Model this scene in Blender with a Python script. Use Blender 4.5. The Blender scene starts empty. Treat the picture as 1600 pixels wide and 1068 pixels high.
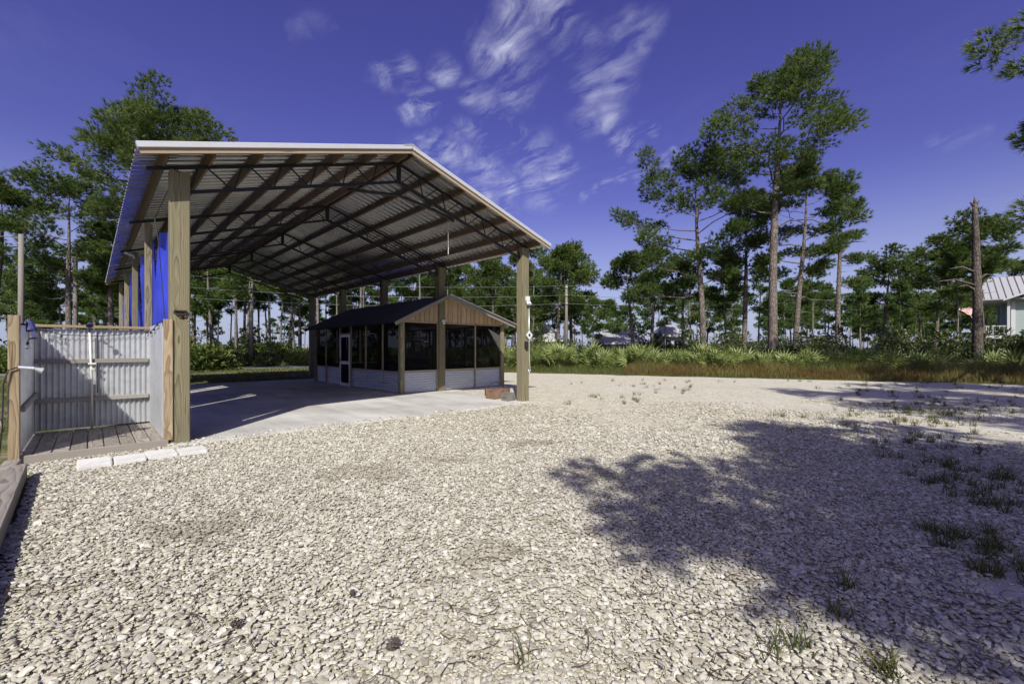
import bpy, math, random
import numpy as np
from mathutils import Matrix, Vector
SC = bpy.context.scene
COL = SC.collection
R = math.radians
rng = np.random.default_rng(7)
random.seed(7)

# ------------------------------------------------------------------ camera, sky, sun, exposure
F, YH, EYE = 686.0, 542.7, 1.5            # focal length and horizon row in pixels of the 1600 wide photo, eye height
cam = bpy.data.cameras.new('camera'); camo = bpy.data.objects.new('camera', cam); COL.objects.link(camo)
camo.location = (0, 0, EYE); camo.rotation_euler = (R(90), 0, 0)
cam.sensor_width = 36; cam.lens = F / 1600 * 36; cam.shift_y = (YH - 534) / 1600
cam.clip_start = .05; cam.clip_end = 6000
SC.camera = camo
SC.view_settings.view_transform = 'Standard'; SC.view_settings.look = 'None'
SC.view_settings.exposure = 0.3; SC.view_settings.gamma = 1
SC.cycles.max_bounces = 6; SC.cycles.diffuse_bounces = 3; SC.cycles.glossy_bounces = 2; SC.cycles.transparent_max_bounces = 16

SUN_EL, SUN_AZ = R(41.8), R(1.4)          # sun stands behind the camera
sun = bpy.data.lights.new('sun', 'SUN'); suno = bpy.data.objects.new('sun', sun); COL.objects.link(suno)
sun.energy = 4.6; sun.angle = R(.55); sun.color = (1, .965, .885)
ldir = Vector((-math.sin(SUN_AZ) * math.cos(SUN_EL), math.cos(SUN_AZ) * math.cos(SUN_EL), -math.sin(SUN_EL)))
suno.rotation_euler = ldir.to_track_quat('-Z', 'Y').to_euler(); suno.location = (0, -10, 30)

def nd(nt, typ, props=None, **inp):
    n = nt.nodes.new('ShaderNode' + typ)
    for k, v in (props or {}).items(): setattr(n, k, v)
    for k, v in inp.items():
        s = n.inputs[int(k[1:])] if k[0] == 'i' and k[1:].isdigit() else n.inputs[k.replace('_', ' ')]
        if isinstance(v, bpy.types.NodeSocket): nt.links.new(v, s)
        elif isinstance(v, bpy.types.Node): nt.links.new(v.outputs[0], s)
        else: s.default_value = v
    return n
def ma(nt, op, a, b=None, c=None, clamp=False):
    n = nt.nodes.new('ShaderNodeMath'); n.operation = op; n.use_clamp = clamp
    for i, v in enumerate((a, b, c)):
        if v is None: continue
        if isinstance(v, bpy.types.Node): v = v.outputs[0]
        if isinstance(v, bpy.types.NodeSocket): nt.links.new(v, n.inputs[i])
        else: n.inputs[i].default_value = v
    return n.outputs[0]
def vm(nt, op, a, b=None):
    n = nt.nodes.new('ShaderNodeVectorMath'); n.operation = op
    for i, v in enumerate((a, b)):
        if v is None: continue
        if isinstance(v, bpy.types.Node): v = v.outputs[0]
        if isinstance(v, bpy.types.NodeSocket): nt.links.new(v, n.inputs[i])
        else: n.inputs[i].default_value = v
    return n.outputs['Value' if op in ('DOT_PRODUCT', 'LENGTH', 'DISTANCE') else 'Vector']
def ramp(nt, fac, stops, interp='LINEAR'):
    n = nt.nodes.new('ShaderNodeValToRGB'); e = n.color_ramp.elements; n.color_ramp.interpolation = interp
    while len(e) < len(stops): e.new(.5)
    for el, (p, c) in zip(e, stops):
        el.position = p; el.color = (*c, 1) if len(c) == 3 else c
    nt.links.new(fac, n.inputs[0]); return n.outputs[0]
def mixc(nt, fac, a, b, blend='MIX'):
    n = nt.nodes.new('ShaderNodeMix'); n.data_type = 'RGBA'; n.blend_type = blend
    for s, v in ((n.inputs[0], fac), (n.inputs[6], a), (n.inputs[7], b)):
        if isinstance(v, bpy.types.NodeSocket): nt.links.new(v, s)
        else: s.default_value = v if not (isinstance(v, tuple) and len(v) == 3) else (*v, 1)
    return n.outputs[2]

def px_dir(x, y):
    return Vector(((x - 800) / F, 1, (YH - y) / F)).normalized()

def make_world():
    w = bpy.data.worlds.new('World'); SC.world = w; w.use_nodes = True; nt = w.node_tree; nt.nodes.clear()
    sky = nd(nt, 'TexSky', dict(sky_type='NISHITA', sun_disc=False, sun_elevation=SUN_EL, sun_rotation=R(180) + SUN_AZ,
                                altitude=0, air_density=1.0, dust_density=1.4, ozone_density=2.5))
    hs = nd(nt, 'HueSaturation', Hue=.545, Saturation=1.16, Value=1.0, Color=sky.outputs[0])      # the photograph's violet white balance
    col = mixc(nt, 1.0, hs.outputs[0], (.90, .85, .96), 'MULTIPLY')
    d = nd(nt, 'TexCoord').outputs['Generated']
    s = nd(nt, 'SeparateXYZ', Vector=d)
    hz = nd(nt, 'MapRange', dict(interpolation_type='SMOOTHSTEP'), Value=s.outputs[2]); hz.inputs[1].default_value = .34; hz.inputs[2].default_value = -.05; hz.inputs[4].default_value = .8
    col = mixc(nt, hz.outputs[0], col, (3.9, 4.35, 6.4))                       # pale lavender air low over the woods
    z = ma(nt, 'MAXIMUM', s.outputs[2], .06)
    p = nd(nt, 'CombineXYZ', X=ma(nt, 'DIVIDE', s.outputs[0], z), Y=ma(nt, 'DIVIDE', s.outputs[1], z), Z=0.0)
    # streaky, combed ice cloud: noise warped and stretched along one wind direction
    warp = nd(nt, 'TexNoise', Vector=p.outputs[0], Scale=1.6, Detail=3.0)
    wv = vm(nt, 'ADD', p.outputs[0], vm(nt, 'MULTIPLY', vm(nt, 'SUBTRACT', warp.outputs['Color'], (.5, .5, .5)), (.55, .55, 0)))
    mp = nd(nt, 'Mapping', dict(vector_type='TEXTURE'), Vector=wv); mp.inputs['Rotation'].default_value = (0, 0, R(-58)); mp.inputs['Scale'].default_value = (1.0, .26, 1)
    st = nd(nt, 'TexNoise', Vector=mp.outputs[0], Scale=2.6, Detail=10.0, Roughness=.66)
    fine = nd(nt, 'TexNoise', Vector=p.outputs[0], Scale=2.6, Detail=9.0, Roughness=.62, Distortion=.5)
    tex = ma(nt, 'ADD', ma(nt, 'MULTIPLY', st.outputs[0], .6), ma(nt, 'MULTIPLY', fine.outputs[0], .4))
    strokes = [(785, 75, 850, 8, 3.0, 1.0), (800, 40, 870, 20, 2.6, .8), (735, 205, 805, 148, 1.5, .65), (690, 250, 735, 205, 1.2, .45), (600, 125, 630, 115, 1.5, .7), (690, 110, 740, 140, 1.6, .7), (640, 172, 670, 165, 1.5, 1.0),
               (650, 180, 665, 225, 1.0, .6), (765, 218, 800, 203, 1.4, 1.0), (730, 242, 775, 215, 1.0, .6), (760, 150, 880, 75, 2.0, .4), (880, 75, 1010, 45, 1.6, .4), (925, 125, 965, 118, 2.6, .6), (920, 180, 950, 165, 2.4, .55),
               (950, 190, 975, 228, 1.7, .9), (965, 225, 1015, 198, 1.0, .8), (675, 238, 705, 250, 1.8, .8), (760, 270, 830, 245, 2.6, .6), (760, 305, 870, 262, 1.5, .8), (860, 265, 880, 258, 1.4, .8), (915, 310, 1060, 238, .8, .6), (980, 40, 1000, 75, 1.4, .5),
               (480, 45, 500, 30, 1.2, .2), (700, 330, 850, 300, 2.6, .4), (640, 260, 700, 340, 2.5, .35), (1460, 222, 1540, 208, .7, .15)]
    wn = nd(nt, 'TexNoise', Vector=d, Scale=9.0, Detail=5.0, Roughness=.6)
    d2 = vm(nt, 'ADD', d, vm(nt, 'MULTIPLY', vm(nt, 'SUBTRACT', wn.outputs['Color'], (.5, .5, .5)), (.085, .085, .085)))
    m = None
    for x0, y0, x1, y1, r, a in strokes:
        n_ = max(1, int(math.hypot(x1 - x0, y1 - y0) / (r * 24)))
        for q in range(n_ + 1):
            c = px_dir(x0 + (x1 - x0) * q / n_, y0 + (y1 - y0) * q / n_)
            mr = nd(nt, 'MapRange', dict(interpolation_type='SMOOTHSTEP'), Value=vm(nt, 'DISTANCE', d2, tuple(c)))
            mr.inputs[1].default_value = R(r * 1.5); mr.inputs[2].default_value = 0.0; mr.inputs[3].default_value = 0; mr.inputs[4].default_value = a
            m = mr.outputs[0] if m is None else ma(nt, 'MAXIMUM', m, mr.outputs[0])
    broad = nd(nt, 'TexNoise', Vector=p.outputs[0], Scale=.55, Detail=2.0)
    bg = nd(nt, 'MapRange', Value=broad.outputs[0]); bg.inputs[1].default_value = .5; bg.inputs[2].default_value = .8; bg.inputs[4].default_value = .07
    m = ma(nt, 'ADD', m, bg.outputs[0])
    k = ma(nt, 'MULTIPLY_ADD', tex, 6.0, -2.65, clamp=True)
    fac = ma(nt, 'MINIMUM', ma(nt, 'MULTIPLY', ma(nt, 'MULTIPLY', k, m), .68), .7)
    col = mixc(nt, fac, col, (6.3, 6.5, 7.8))
    b = nd(nt, 'Background', Color=col, Strength=.097)
    nt.links.new(b.outputs[0], nd(nt, 'OutputWorld').inputs[0])
make_world()

# ------------------------------------------------------------------ materials
def mat(name, fn, **kw):
    m = bpy.data.materials.new(name); m.use_nodes = True; nt = m.node_tree; nt.nodes.clear()
    out = nd(nt, 'OutputMaterial'); sh = fn(nt, **kw); nt.links.new(sh, out.inputs[0]); return m
def bsdf(nt, color, rough=.7, metal=0., bump=None, bstr=.3, bdist=.01, spec=.35):
    b = nd(nt, 'BsdfPrincipled', Base_Color=color if not (isinstance(color, tuple) and len(color) == 3) else (*color, 1), Roughness=rough, Metallic=metal)
    b.inputs['Specular IOR Level'].default_value = spec
    if bump is not None:
        nt.links.new(nd(nt, 'Bump', Height=bump, Strength=bstr, Distance=bdist).outputs[0], b.inputs['Normal'])
    return b.outputs[0]
def objvec(nt, rnd=True):
    o = nd(nt, 'TexCoord').outputs['Object']
    if not rnd: return o
    r = nd(nt, 'ObjectInfo').outputs['Random']
    return vm(nt, 'ADD', o, nd(nt, 'CombineXYZ', X=ma(nt, 'MULTIPLY', r, 37.), Y=0.0, Z=ma(nt, 'MULTIPLY', r, .4)))

def m_wood(nt, light, dark, stain, rings=26., knots=True, wear=.35, rough=.75):
    v = objvec(nt)
    rnd = nd(nt, 'ObjectInfo').outputs['Random']
    wob = nd(nt, 'TexNoise', Vector=vm(nt, 'MULTIPLY', v, (.9, 3, 3)), Scale=1.0, Detail=3.0)
    vv = vm(nt, 'ADD', vm(nt, 'MULTIPLY', v, (.13, 1, 1)), vm(nt, 'MULTIPLY', vm(nt, 'SUBTRACT', wob.outputs['Color'], (.5, .5, .5)), (0, .085, .085)))
    vv = vm(nt, 'ADD', vv, (0, .035, .05))
    kn = nd(nt, 'TexVoronoi', dict(feature='F1'), Vector=vm(nt, 'MULTIPLY', v, (1.25, 2.6, 2.6)), Scale=1.0)
    kd = kn.outputs['Distance']
    kb = nd(nt, 'MapRange', dict(interpolation_type='SMOOTHSTEP'), Value=kd); kb.inputs[1].default_value = .3; kb.inputs[2].default_value = .0; kb.inputs[4].default_value = .07
    s = nd(nt, 'SeparateXYZ', Vector=vv)
    rad = ma(nt, 'SQRT', ma(nt, 'ADD', ma(nt, 'ADD', ma(nt, 'POWER', s.outputs[1], 2.), ma(nt, 'POWER', s.outputs[2], 2.)), ma(nt, 'POWER', s.outputs[0], 2.) if False else 0.0))
    if knots: rad = ma(nt, 'ADD', rad, kb.outputs[0])
    fr = ma(nt, 'FRACT', ma(nt, 'MULTIPLY', rad, rings * 3.2))
    ring = ramp(nt, fr, [(0, (0, 0, 0)), (.62, (.45,) * 3), (.9, (1, 1, 1)), (1., (.05,) * 3)])
    fib = nd(nt, 'TexNoise', Vector=vm(nt, 'MULTIPLY', v, (4, 130, 130)), Scale=1.0, Detail=4.0, Roughness=.7)
    patch = nd(nt, 'TexNoise', Vector=vm(nt, 'MULTIPLY', v, (1.1, 3, 3)), Scale=1.0, Detail=4.0)
    f = ma(nt, 'ADD', ma(nt, 'MULTIPLY', ring, .6), ma(nt, 'MULTIPLY', fib.outputs[0], .4))
    col = ramp(nt, f, [(.1, light), (.85, dark)])
    pw = ramp(nt, patch.outputs[0], [(.42, (0, 0, 0)), (.66, (wear,) * 3)])
    col = mixc(nt, pw, col, stain)
    br = ma(nt, 'MULTIPLY_ADD', rnd, .35, .82)
    col = mixc(nt, 1., col, nd(nt, 'CombineXYZ', X=br, Y=br, Z=br).outputs[0], 'MULTIPLY')
    ck = nd(nt, 'TexNoise', Vector=vm(nt, 'MULTIPLY', v, (.9, 38, 38)), Scale=1.0, Detail=2.0)
    col = mixc(nt, ramp(nt, ck.outputs[0], [(.66, (0, 0, 0)), (.70, (.75,) * 3)]), col, tuple(.3 * c for c in dark))
    if knots:
        kk = ramp(nt, kd, [(.035, (1, 1, 1)), (.075, (0, 0, 0))])
        col = mixc(nt, kk, col, tuple(.35 * c for c in dark))
    return bsdf(nt, col, rough, 0, f, .35, .004, .2)
M = {}
M['post'] = mat('treated_post', m_wood, light=(.29, .26, .165), dark=(.105, .085, .045), stain=(.16, .15, .095), rings=22., wear=.55)
M['lumber'] = mat('new_lumber', m_wood, light=(.41, .33, .215), dark=(.18, .12, .065), stain=(.29, .24, .17), rings=24., wear=.3)
M['purlin'] = mat('purlin_lumber', m_wood, light=(.23, .165, .10), dark=(.10, .07, .042), stain=(.15, .115, .08), rings=24., wear=.4)
M['weathered'] = mat('weathered_board', m_wood, light=(.33, .30, .26), dark=(.145, .125, .105), stain=(.22, .20, .175), rings=26., wear=.5, rough=.9)
M['rail'] = mat('grey_rail', m_wood, light=(.40, .37, .33), dark=(.20, .18, .155), stain=(.26, .245, .225), rings=26., wear=.5, rough=.9)
M['siding'] = mat('siding_wood', m_wood, light=(.56, .42, .26), dark=(.27, .175, .09), stain=(.38, .27, .165), rings=26., wear=.5)
M['fascia'] = mat('fascia_wood', m_wood, light=(.43, .345, .25), dark=(.26, .19, .125), stain=(.33, .27, .20), rings=20., wear=.3)

def m_metal(nt, col, rough=.38, metal=.75, spangle=.12, dirt=(.26, .25, .23), dirtamt=.38):
    v = objvec(nt)
    n = nd(nt, 'TexNoise', Vector=v, Scale=2.2, Detail=5.0)
    sp = nd(nt, 'TexVoronoi', Vector=v, Scale=60.0)
    st = nd(nt, 'TexNoise', Vector=vm(nt, 'MULTIPLY', v, (9, 9, .8)), Scale=1.0, Detail=3.0)
    c = mixc(nt, ramp(nt, n.outputs[0], [(.45, (0, 0, 0)), (.75, (dirtamt,) * 3)]), col, dirt)
    c = mixc(nt, spangle, c, sp.outputs['Color'], 'SOFT_LIGHT')
    c = mixc(nt, ramp(nt, st.outputs[0], [(.5, (0, 0, 0)), (.8, (dirtamt * .8,) * 3)]), c, dirt)
    rg = ma(nt, 'MULTIPLY_ADD', n.outputs[0], .25, rough - .12)
    return bsdf(nt, c, rg, metal, n.outputs[0], .05, .01, .5)
M['galv'] = mat('galvanised_sheet', m_metal, col=(.64, .66, .68), rough=.38, metal=.55)
M['skirt'] = mat('galvanised_skirt', m_metal, col=(.58, .60, .63), rough=.36, metal=.6, spangle=.0, dirtamt=.10)
M['roofsheet'] = mat('roof_sheet', m_metal, col=(.50, .495, .48), rough=.24, metal=.85, spangle=.0, dirtamt=.06)
M['trim'] = mat('white_trim', m_metal, col=(.60, .61, .63), rough=.4, metal=.25, dirtamt=.1)
M['steel_black'] = mat('black_steel', m_metal, col=(.014, .014, .016), rough=.5, metal=.2, dirtamt=.12, dirt=(.05, .04, .035))
M['black_plastic'] = mat('black_plastic', m_metal, col=(.012, .012, .013), rough=.55, metal=0., dirtamt=.05)
M['white_paint'] = mat('white_paint', m_metal, col=(.72, .73, .75), rough=.45, metal=0., dirtamt=.2)
M['pvc'] = mat('pvc_pipe', m_metal, col=(.72, .69, .60), rough=.4, metal=0., dirtamt=.25)
M['chrome'] = mat('chrome', m_metal, col=(.7, .7, .72), rough=.18, metal=1., dirtamt=.05)
M['darkroof'] = mat('dark_felt_roof', m_metal, col=(.045, .048, .055), rough=.8, metal=0., dirtamt=.35, dirt=(.085, .085, .085))
M['greyroof'] = mat('grey_metal_roof', m_metal, col=(.36, .365, .375), rough=.6, metal=0., dirtamt=.15)
M['seam'] = mat('roof_seam', m_metal, col=(.11, .085, .08), rough=.6, metal=.1)
M['house_white'] = mat('house_white', m_metal, col=(.52, .53, .545), rough=.6, metal=0., dirtamt=.12)
M['house_green'] = mat('house_green', m_metal, col=(.36, .42, .41), rough=.65, metal=0., dirtamt=.08)
M['house_grey'] = mat('house_grey', m_metal, col=(.5, .51, .52), rough=.65, metal=0., dirtamt=.15)
M['blue_shade'] = mat('blue_fixture', m_metal, col=(.025, .03, .16), rough=.35, metal=.3)
M['iron'] = mat('rusty_iron', m_metal, col=(.03, .024, .02), rough=.7, metal=.3, dirt=(.10, .05, .03), dirtamt=.5)
M['glass'] = mat('dark_pane', lambda nt: bsdf(nt, (.02, .025, .03), .08, 0, spec=.6))
M['bulb'] = mat('bulb_glass', lambda nt: nd(nt, 'BsdfGlass', Color=(1, 1, 1, 1), Roughness=.02, IOR=1.3).outputs[0])

def m_concrete(nt, a, b, crack=False, scale=1., rough=.85):
    v = nd(nt, 'TexCoord').outputs['Object']
    n1 = nd(nt, 'TexNoise', Vector=v, Scale=.5 * scale, Detail=6.0, Roughness=.6); n2 = nd(nt, 'TexNoise', Vector=v, Scale=60. , Detail=4.0)
    n3 = nd(nt, 'TexNoise', Vector=vm(nt, 'MULTIPLY', v, (2.5, .5, 1)), Scale=1.0, Detail=5.0)
    f = ma(nt, 'ADD', ma(nt, 'MULTIPLY', n1.outputs[0], .5), ma(nt, 'ADD', ma(nt, 'MULTIPLY', n2.outputs[0], .18), ma(nt, 'MULTIPLY', n3.outputs[0], .32)))
    c = ramp(nt, f, [(.33, tuple(.78 * q for q in b)), (.43, b), (.60, a)])
    return bsdf(nt, c, rough, 0, n2.outputs[0], .25, .004, .3)
M['slab'] = mat('slab_concrete', m_concrete, a=(.62, .61, .575), b=(.41, .40, .37), rough=.7)
M['paver'] = mat('white_paver', m_concrete, a=(.74, .73, .70), b=(.58, .57, .54), scale=6.)
M['block'] = mat('grey_block', m_concrete, a=(.20, .19, .165), b=(.10, .095, .08), scale=8.)
M['brick'] = mat('terracotta', m_concrete, a=(.25, .155, .105), b=(.15, .09, .06), scale=8.)
M['asphalt'] = mat('asphalt', m_concrete, a=(.23, .23, .235), b=(.16, .16, .165))

def m_ground(nt):
    v = nd(nt, 'TexCoord').outputs['Object']
    n1 = nd(nt, 'TexNoise', Vector=v, Scale=.35, Detail=6.0, Roughness=.65); n2 = nd(nt, 'TexNoise', Vector=v, Scale=9., Detail=6.0, Roughness=.7)
    n3 = nd(nt, 'TexNoise', Vector=v, Scale=1.6, Detail=5.0, Roughness=.7)
    g = ramp(nt, n2.outputs[0], [(.3, (.035, .045, .014)), (.5, (.085, .105, .03)), (.72, (.17, .165, .07))])
    d = ramp(nt, n2.outputs[0], [(.3, (.10, .075, .05)), (.7, (.32, .26, .19))])
    k = ramp(nt, ma(nt, 'ADD', ma(nt, 'MULTIPLY', n1.outputs[0], .5), ma(nt, 'MULTIPLY', n3.outputs[0], .5)), [(.5, (0, 0, 0)), (.6, (1, 1, 1))])
    return bsdf(nt, mixc(nt, k, g, d), .95, 0, n2.outputs[0], .8, .05, .1)
M['ground'] = mat('grassy_ground', m_ground)

STONE_STOPS = [(0, (.235, .215, .165)), (.22, (.385, .362, .288)), (.55, (.485, .463, .38)), (.82, (.56, .54, .458)), (.96, (.64, .625, .55)), (1, (.31, .30, .275))]
SAND = [(6.6, 12.6, 1.3, .55), (7.9, 10.7, 1.2, .45), (7.2, 7.2, 1.6, .45), (3.35, 2.75, .35, .35), (9.5, 8.2, 2.0, .5), (11, 13.5, 3, .7), (5.4, 16, 3, .8)]
def m_yard(nt):
    v = nd(nt, 'TexCoord').outputs['Object']
    vo = nd(nt, 'TexVoronoi', Vector=v, Scale=36.0, Randomness=1.)
    ve = nd(nt, 'TexVoronoi', dict(feature='DISTANCE_TO_EDGE'), Vector=v, Scale=36.0)
    rc = nd(nt, 'SeparateColor', Color=vo.outputs['Color'])
    st = ramp(nt, rc.outputs[0], STONE_STOPS)
    dist = ramp(nt, ve.outputs[0], [(.0, (.72,) * 3), (.10, (1, 1, 1))])
    st = mixc(nt, 1., st, dist, 'MULTIPLY')
    mo = nd(nt, 'TexNoise', Vector=v, Scale=2.2, Detail=7.0, Roughness=.75)
    st = mixc(nt, 1., st, ramp(nt, mo.outputs[0], [(.3, (1.06, 1.03, .96)), (.7, (1.42, 1.40, 1.36))]), 'MULTIPLY')  # mottling, lifted above the stone colours to paint in sunlit gravel's backscatter
    n1 = nd(nt, 'TexNoise', Vector=v, Scale=.45, Detail=5.0, Roughness=.6); n2 = nd(nt, 'TexNoise', Vector=v, Scale=5., Detail=6.0, Roughness=.7)
    n3 = nd(nt, 'TexNoise', Vector=v, Scale=40., Detail=3.0)
    sand = ramp(nt, n2.outputs[0], [(.35, (.42, .39, .31)), (.55, (.58, .555, .47)), (.75, (.70, .685, .61))])
    s = nd(nt, 'SeparateXYZ', Vector=v)
    # sandy bare ground grows towards the far right of the yard
    a = ma(nt, 'ADD', ma(nt, 'MULTIPLY', s.outputs[0], .05), ma(nt, 'MULTIPLY', s.outputs[1], .016))
    k = ma(nt, 'ADD', ma(nt, 'ADD', a, ma(nt, 'MULTIPLY', n1.outputs[0], 1.1)), ma(nt, 'MULTIPLY', n2.outputs[0], .35))
    kk = ramp(nt, ma(nt, 'MULTIPLY', k, .5), [(.70, (0, 0, 0)), (.82, (1, 1, 1))])
    for X_, Y_, a_, b_ in SAND:
        e = vm(nt, 'LENGTH', vm(nt, 'MULTIPLY', vm(nt, 'SUBTRACT', v, (X_, Y_, 0)), (1 / a_, 1 / b_, 0)))
        kk = ma(nt, 'MAXIMUM', kk, ma(nt, 'MULTIPLY', ma(nt, 'SUBTRACT', ma(nt, 'MULTIPLY_ADD', n2.outputs[0], .7, 1.0), e), 2.5, clamp=True))
    brown = ramp(nt, ma(nt, 'ADD', ma(nt, 'MULTIPLY', n1.outputs[0], .4), ma(nt, 'MULTIPLY', n2.outputs[0], .6)), [(.53, (0, 0, 0)), (.64, (.75,) * 3)])
    sand = mixc(nt, brown, sand, (.24, .19, .12))
    c = mixc(nt, kk, st, sand)
    h = ma(nt, 'ADD', ma(nt, 'MULTIPLY', ve.outputs[0], 1.), ma(nt, 'MULTIPLY', n3.outputs[0], .12))
    return bsdf(nt, c, .95, 0, h, .55, .03, .1)
M['yard'] = mat('gravel_yard', m_yard)
def m_stone(nt, inst=True):
    if inst: r = nd(nt, 'Attribute', dict(attribute_type='INSTANCER', attribute_name='rnd')).outputs['Fac']
    else: r = nd(nt, 'ObjectInfo').outputs['Random']
    v = nd(nt, 'TexCoord').outputs['Object']
    c = ramp(nt, r, STONE_STOPS)
    n = nd(nt, 'TexNoise', Vector=vm(nt, 'ADD', v, nd(nt, 'CombineXYZ', X=ma(nt, 'MULTIPLY', r, 50.), Y=0., Z=0.).outputs[0]), Scale=1.6 if inst else 45., Detail=5.0)
    c = mixc(nt, ramp(nt, n.outputs[0], [(.4, (0, 0, 0)), (.75, (.55,) * 3)]), c, (.30, .265, .21))
    return bsdf(nt, c, .9, 0, n.outputs[0], .3, .01, .15)
M['stone'] = mat('gravel_stone', m_stone)
M['stone1'] = mat('gravel_stone_single', m_stone, inst=False)

def m_leaf(nt, c0, c1, trans=.3, rough=.6, spec=.25):
    a = nd(nt, 'Attribute', dict(attribute_name='tint')).outputs['Fac']
    r = nd(nt, 'ObjectInfo').outputs['Random']
    n = nd(nt, 'TexNoise', Vector=nd(nt, 'TexCoord').outputs['Object'], Scale=.9, Detail=3.0)
    f = ma(nt, 'ADD', ma(nt, 'MULTIPLY', a, .6), ma(nt, 'ADD', ma(nt, 'MULTIPLY', n.outputs[0], .4), ma(nt, 'MULTIPLY_ADD', r, .16, -.08)))
    c = ramp(nt, f, [(.15, c0), (.8, c1)])
    b = bsdf(nt, c, rough, 0, spec=spec)
    t = nd(nt, 'BsdfTranslucent', Color=c)
    return nd(nt, 'MixShader', i0=trans, i1=b, i2=t.outputs[0]).outputs[0]
M['needles'] = mat('pine_needles', m_leaf, c0=(.026, .058, .015), c1=(.165, .225, .055))
M['needles_far'] = mat('pine_needles_far', m_leaf, c0=(.038, .08, .018), c1=(.175, .25, .065))
M['shrub'] = mat('shrub_leaf', m_leaf, c0=(.022, .040, .011), c1=(.12, .145, .04), rough=.45, spec=.4)
M['shrub_bright'] = mat('shrub_leaf_bright', m_leaf, c0=(.04, .07, .012), c1=(.20, .25, .06), rough=.45)
M['frond'] = mat('palmetto_frond', m_leaf, c0=(.065, .10, .025), c1=(.26, .31, .10), trans=.2, rough=.4, spec=.45)
M['grass_green'] = mat('grass_green', m_leaf, c0=(.05, .07, .015), c1=(.19, .20, .06))
M['grass_red'] = mat('grass_red', m_leaf, c0=(.14, .06, .022), c1=(.21, .215, .07))
M['weed'] = mat('weed', m_leaf, c0=(.035, .065, .015), c1=(.19, .18, .07))
M['straw'] = mat('pine_straw', m_leaf, c0=(.06, .032, .018), c1=(.19, .105, .055), trans=.0)
M['cone'] = mat('pine_cone', m_leaf, c0=(.07, .058, .05), c1=(.26, .21, .175), trans=0.)
def m_bark(nt, a, b, c):
    v = nd(nt, 'TexCoord').outputs['Object']
    vo = nd(nt, 'TexVoronoi', dict(feature='DISTANCE_TO_EDGE'), Vector=vm(nt, 'MULTIPLY', v, (9, 9, 3.5)), Scale=1.0)
    vc = nd(nt, 'TexVoronoi', Vector=vm(nt, 'MULTIPLY', v, (9, 9, 3.5)), Scale=1.0)
    n = nd(nt, 'TexNoise', Vector=v, Scale=1.1, Detail=5.0)
    col = ramp(nt, vo.outputs[0], [(.02, c), (.16, a)])
    col = mixc(nt, ma(nt, 'MULTIPLY', nd(nt, 'SeparateColor', Color=vc.outputs['Color']).outputs[0], .7), col, b)
    col = mixc(nt, ramp(nt, n.outputs[0], [(.5, (0, 0, 0)), (.65, (.5,) * 3)]), col, tuple(.5 * x for x in b))
    return bsdf(nt, col, .95, 0, vo.outputs[0], .8, .05, .1)
M['bark'] = mat('pine_bark', m_bark, a=(.235, .205, .18), b=(.15, .125, .105), c=(.05, .04, .034))
M['bark_grey'] = mat('grey_bark', m_bark, a=(.27, .245, .22), b=(.19, .17, .15), c=(.07, .06, .05))
M['bark_dark'] = mat('dead_bark', m_bark, a=(.17, .145, .125), b=(.10, .085, .072), c=(.03, .025, .022))
M['pole'] = mat('utility_pole', m_wood, light=(.24, .22, .19), dark=(.13, .115, .095), stain=(.17, .16, .14), rings=20., knots=False)
M['deadwood'] = mat('dead_wood', m_bark, a=(.32, .27, .23), b=(.22, .18, .15), c=(.09, .07, .06))
def m_tarp(nt):
    v = nd(nt, 'TexCoord').outputs['Object']
    w = nd(nt, 'TexWave', dict(wave_type='BANDS', bands_direction='Z'), Vector=v, Scale=14., Distortion=1.5)
    n = nd(nt, 'TexNoise', Vector=v, Scale=1.2, Detail=5.0)
    c = ramp(nt, n.outputs[0], [(.35, (.030, .045, .50)), (.7, (.055, .085, .72))])
    b = bsdf(nt, c, .45, 0, ma(nt, 'ADD', w.outputs[1], n.outputs[0]), .06, .02, .4)
    t = nd(nt, 'BsdfTranslucent', Color=c)
    return nd(nt, 'MixShader', i0=.25, i1=b, i2=t.outputs[0]).outputs[0]
M['tarp'] = mat('blue_tarp', m_tarp)
def m_screen(nt, op, col):
    b = nd(nt, 'BsdfDiffuse', Color=(*col, 1)); t = nd(nt, 'BsdfTransparent')
    return nd(nt, 'MixShader', i0=op, i1=t.outputs[0], i2=b.outputs[0]).outputs[0]
M['screen'] = mat('insect_screen', m_screen, op=.80, col=(.008, .008, .009))
M['screen_flap'] = mat('torn_screen', m_screen, op=.5, col=(.16, .16, .15))
def m_flag(nt):
    v = nd(nt, 'TexCoord').outputs['Object']; s = nd(nt, 'SeparateXYZ', Vector=v)   # local: x fly 0..1.5, z 0..-.9
    st = ma(nt, 'GREATER_THAN', ma(nt, 'FRACT', ma(nt, 'MULTIPLY', s.outputs[2], -6.5 / .9)), .5)
    c = mixc(nt, st, (.42, .03, .04), (.75, .74, .72))
    ca = ma(nt, 'MULTIPLY', ma(nt, 'LESS_THAN', s.outputs[0], .6), ma(nt, 'GREATER_THAN', s.outputs[2], -.485))
    vo = nd(nt, 'TexVoronoi', Vector=vm(nt, 'MULTIPLY', v, (1, 0, 1)), Scale=10., Randomness=0.)
    bl = mixc(nt, ma(nt, 'LESS_THAN', vo.outputs[0], .3), (.02, .03, .12), (.75, .75, .75))
    return bsdf(nt, mixc(nt, ca, c, bl), .8)
M['flag'] = mat('flag_cloth', m_flag)
M['cart_body'] = mat('cart_body', m_metal, col=(.02, .022, .03), rough=.3, metal=.1, dirtamt=.05)
M['tyre'] = mat('tyre', m_metal, col=(.012, .012, .012), rough=.8, metal=0.)

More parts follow.
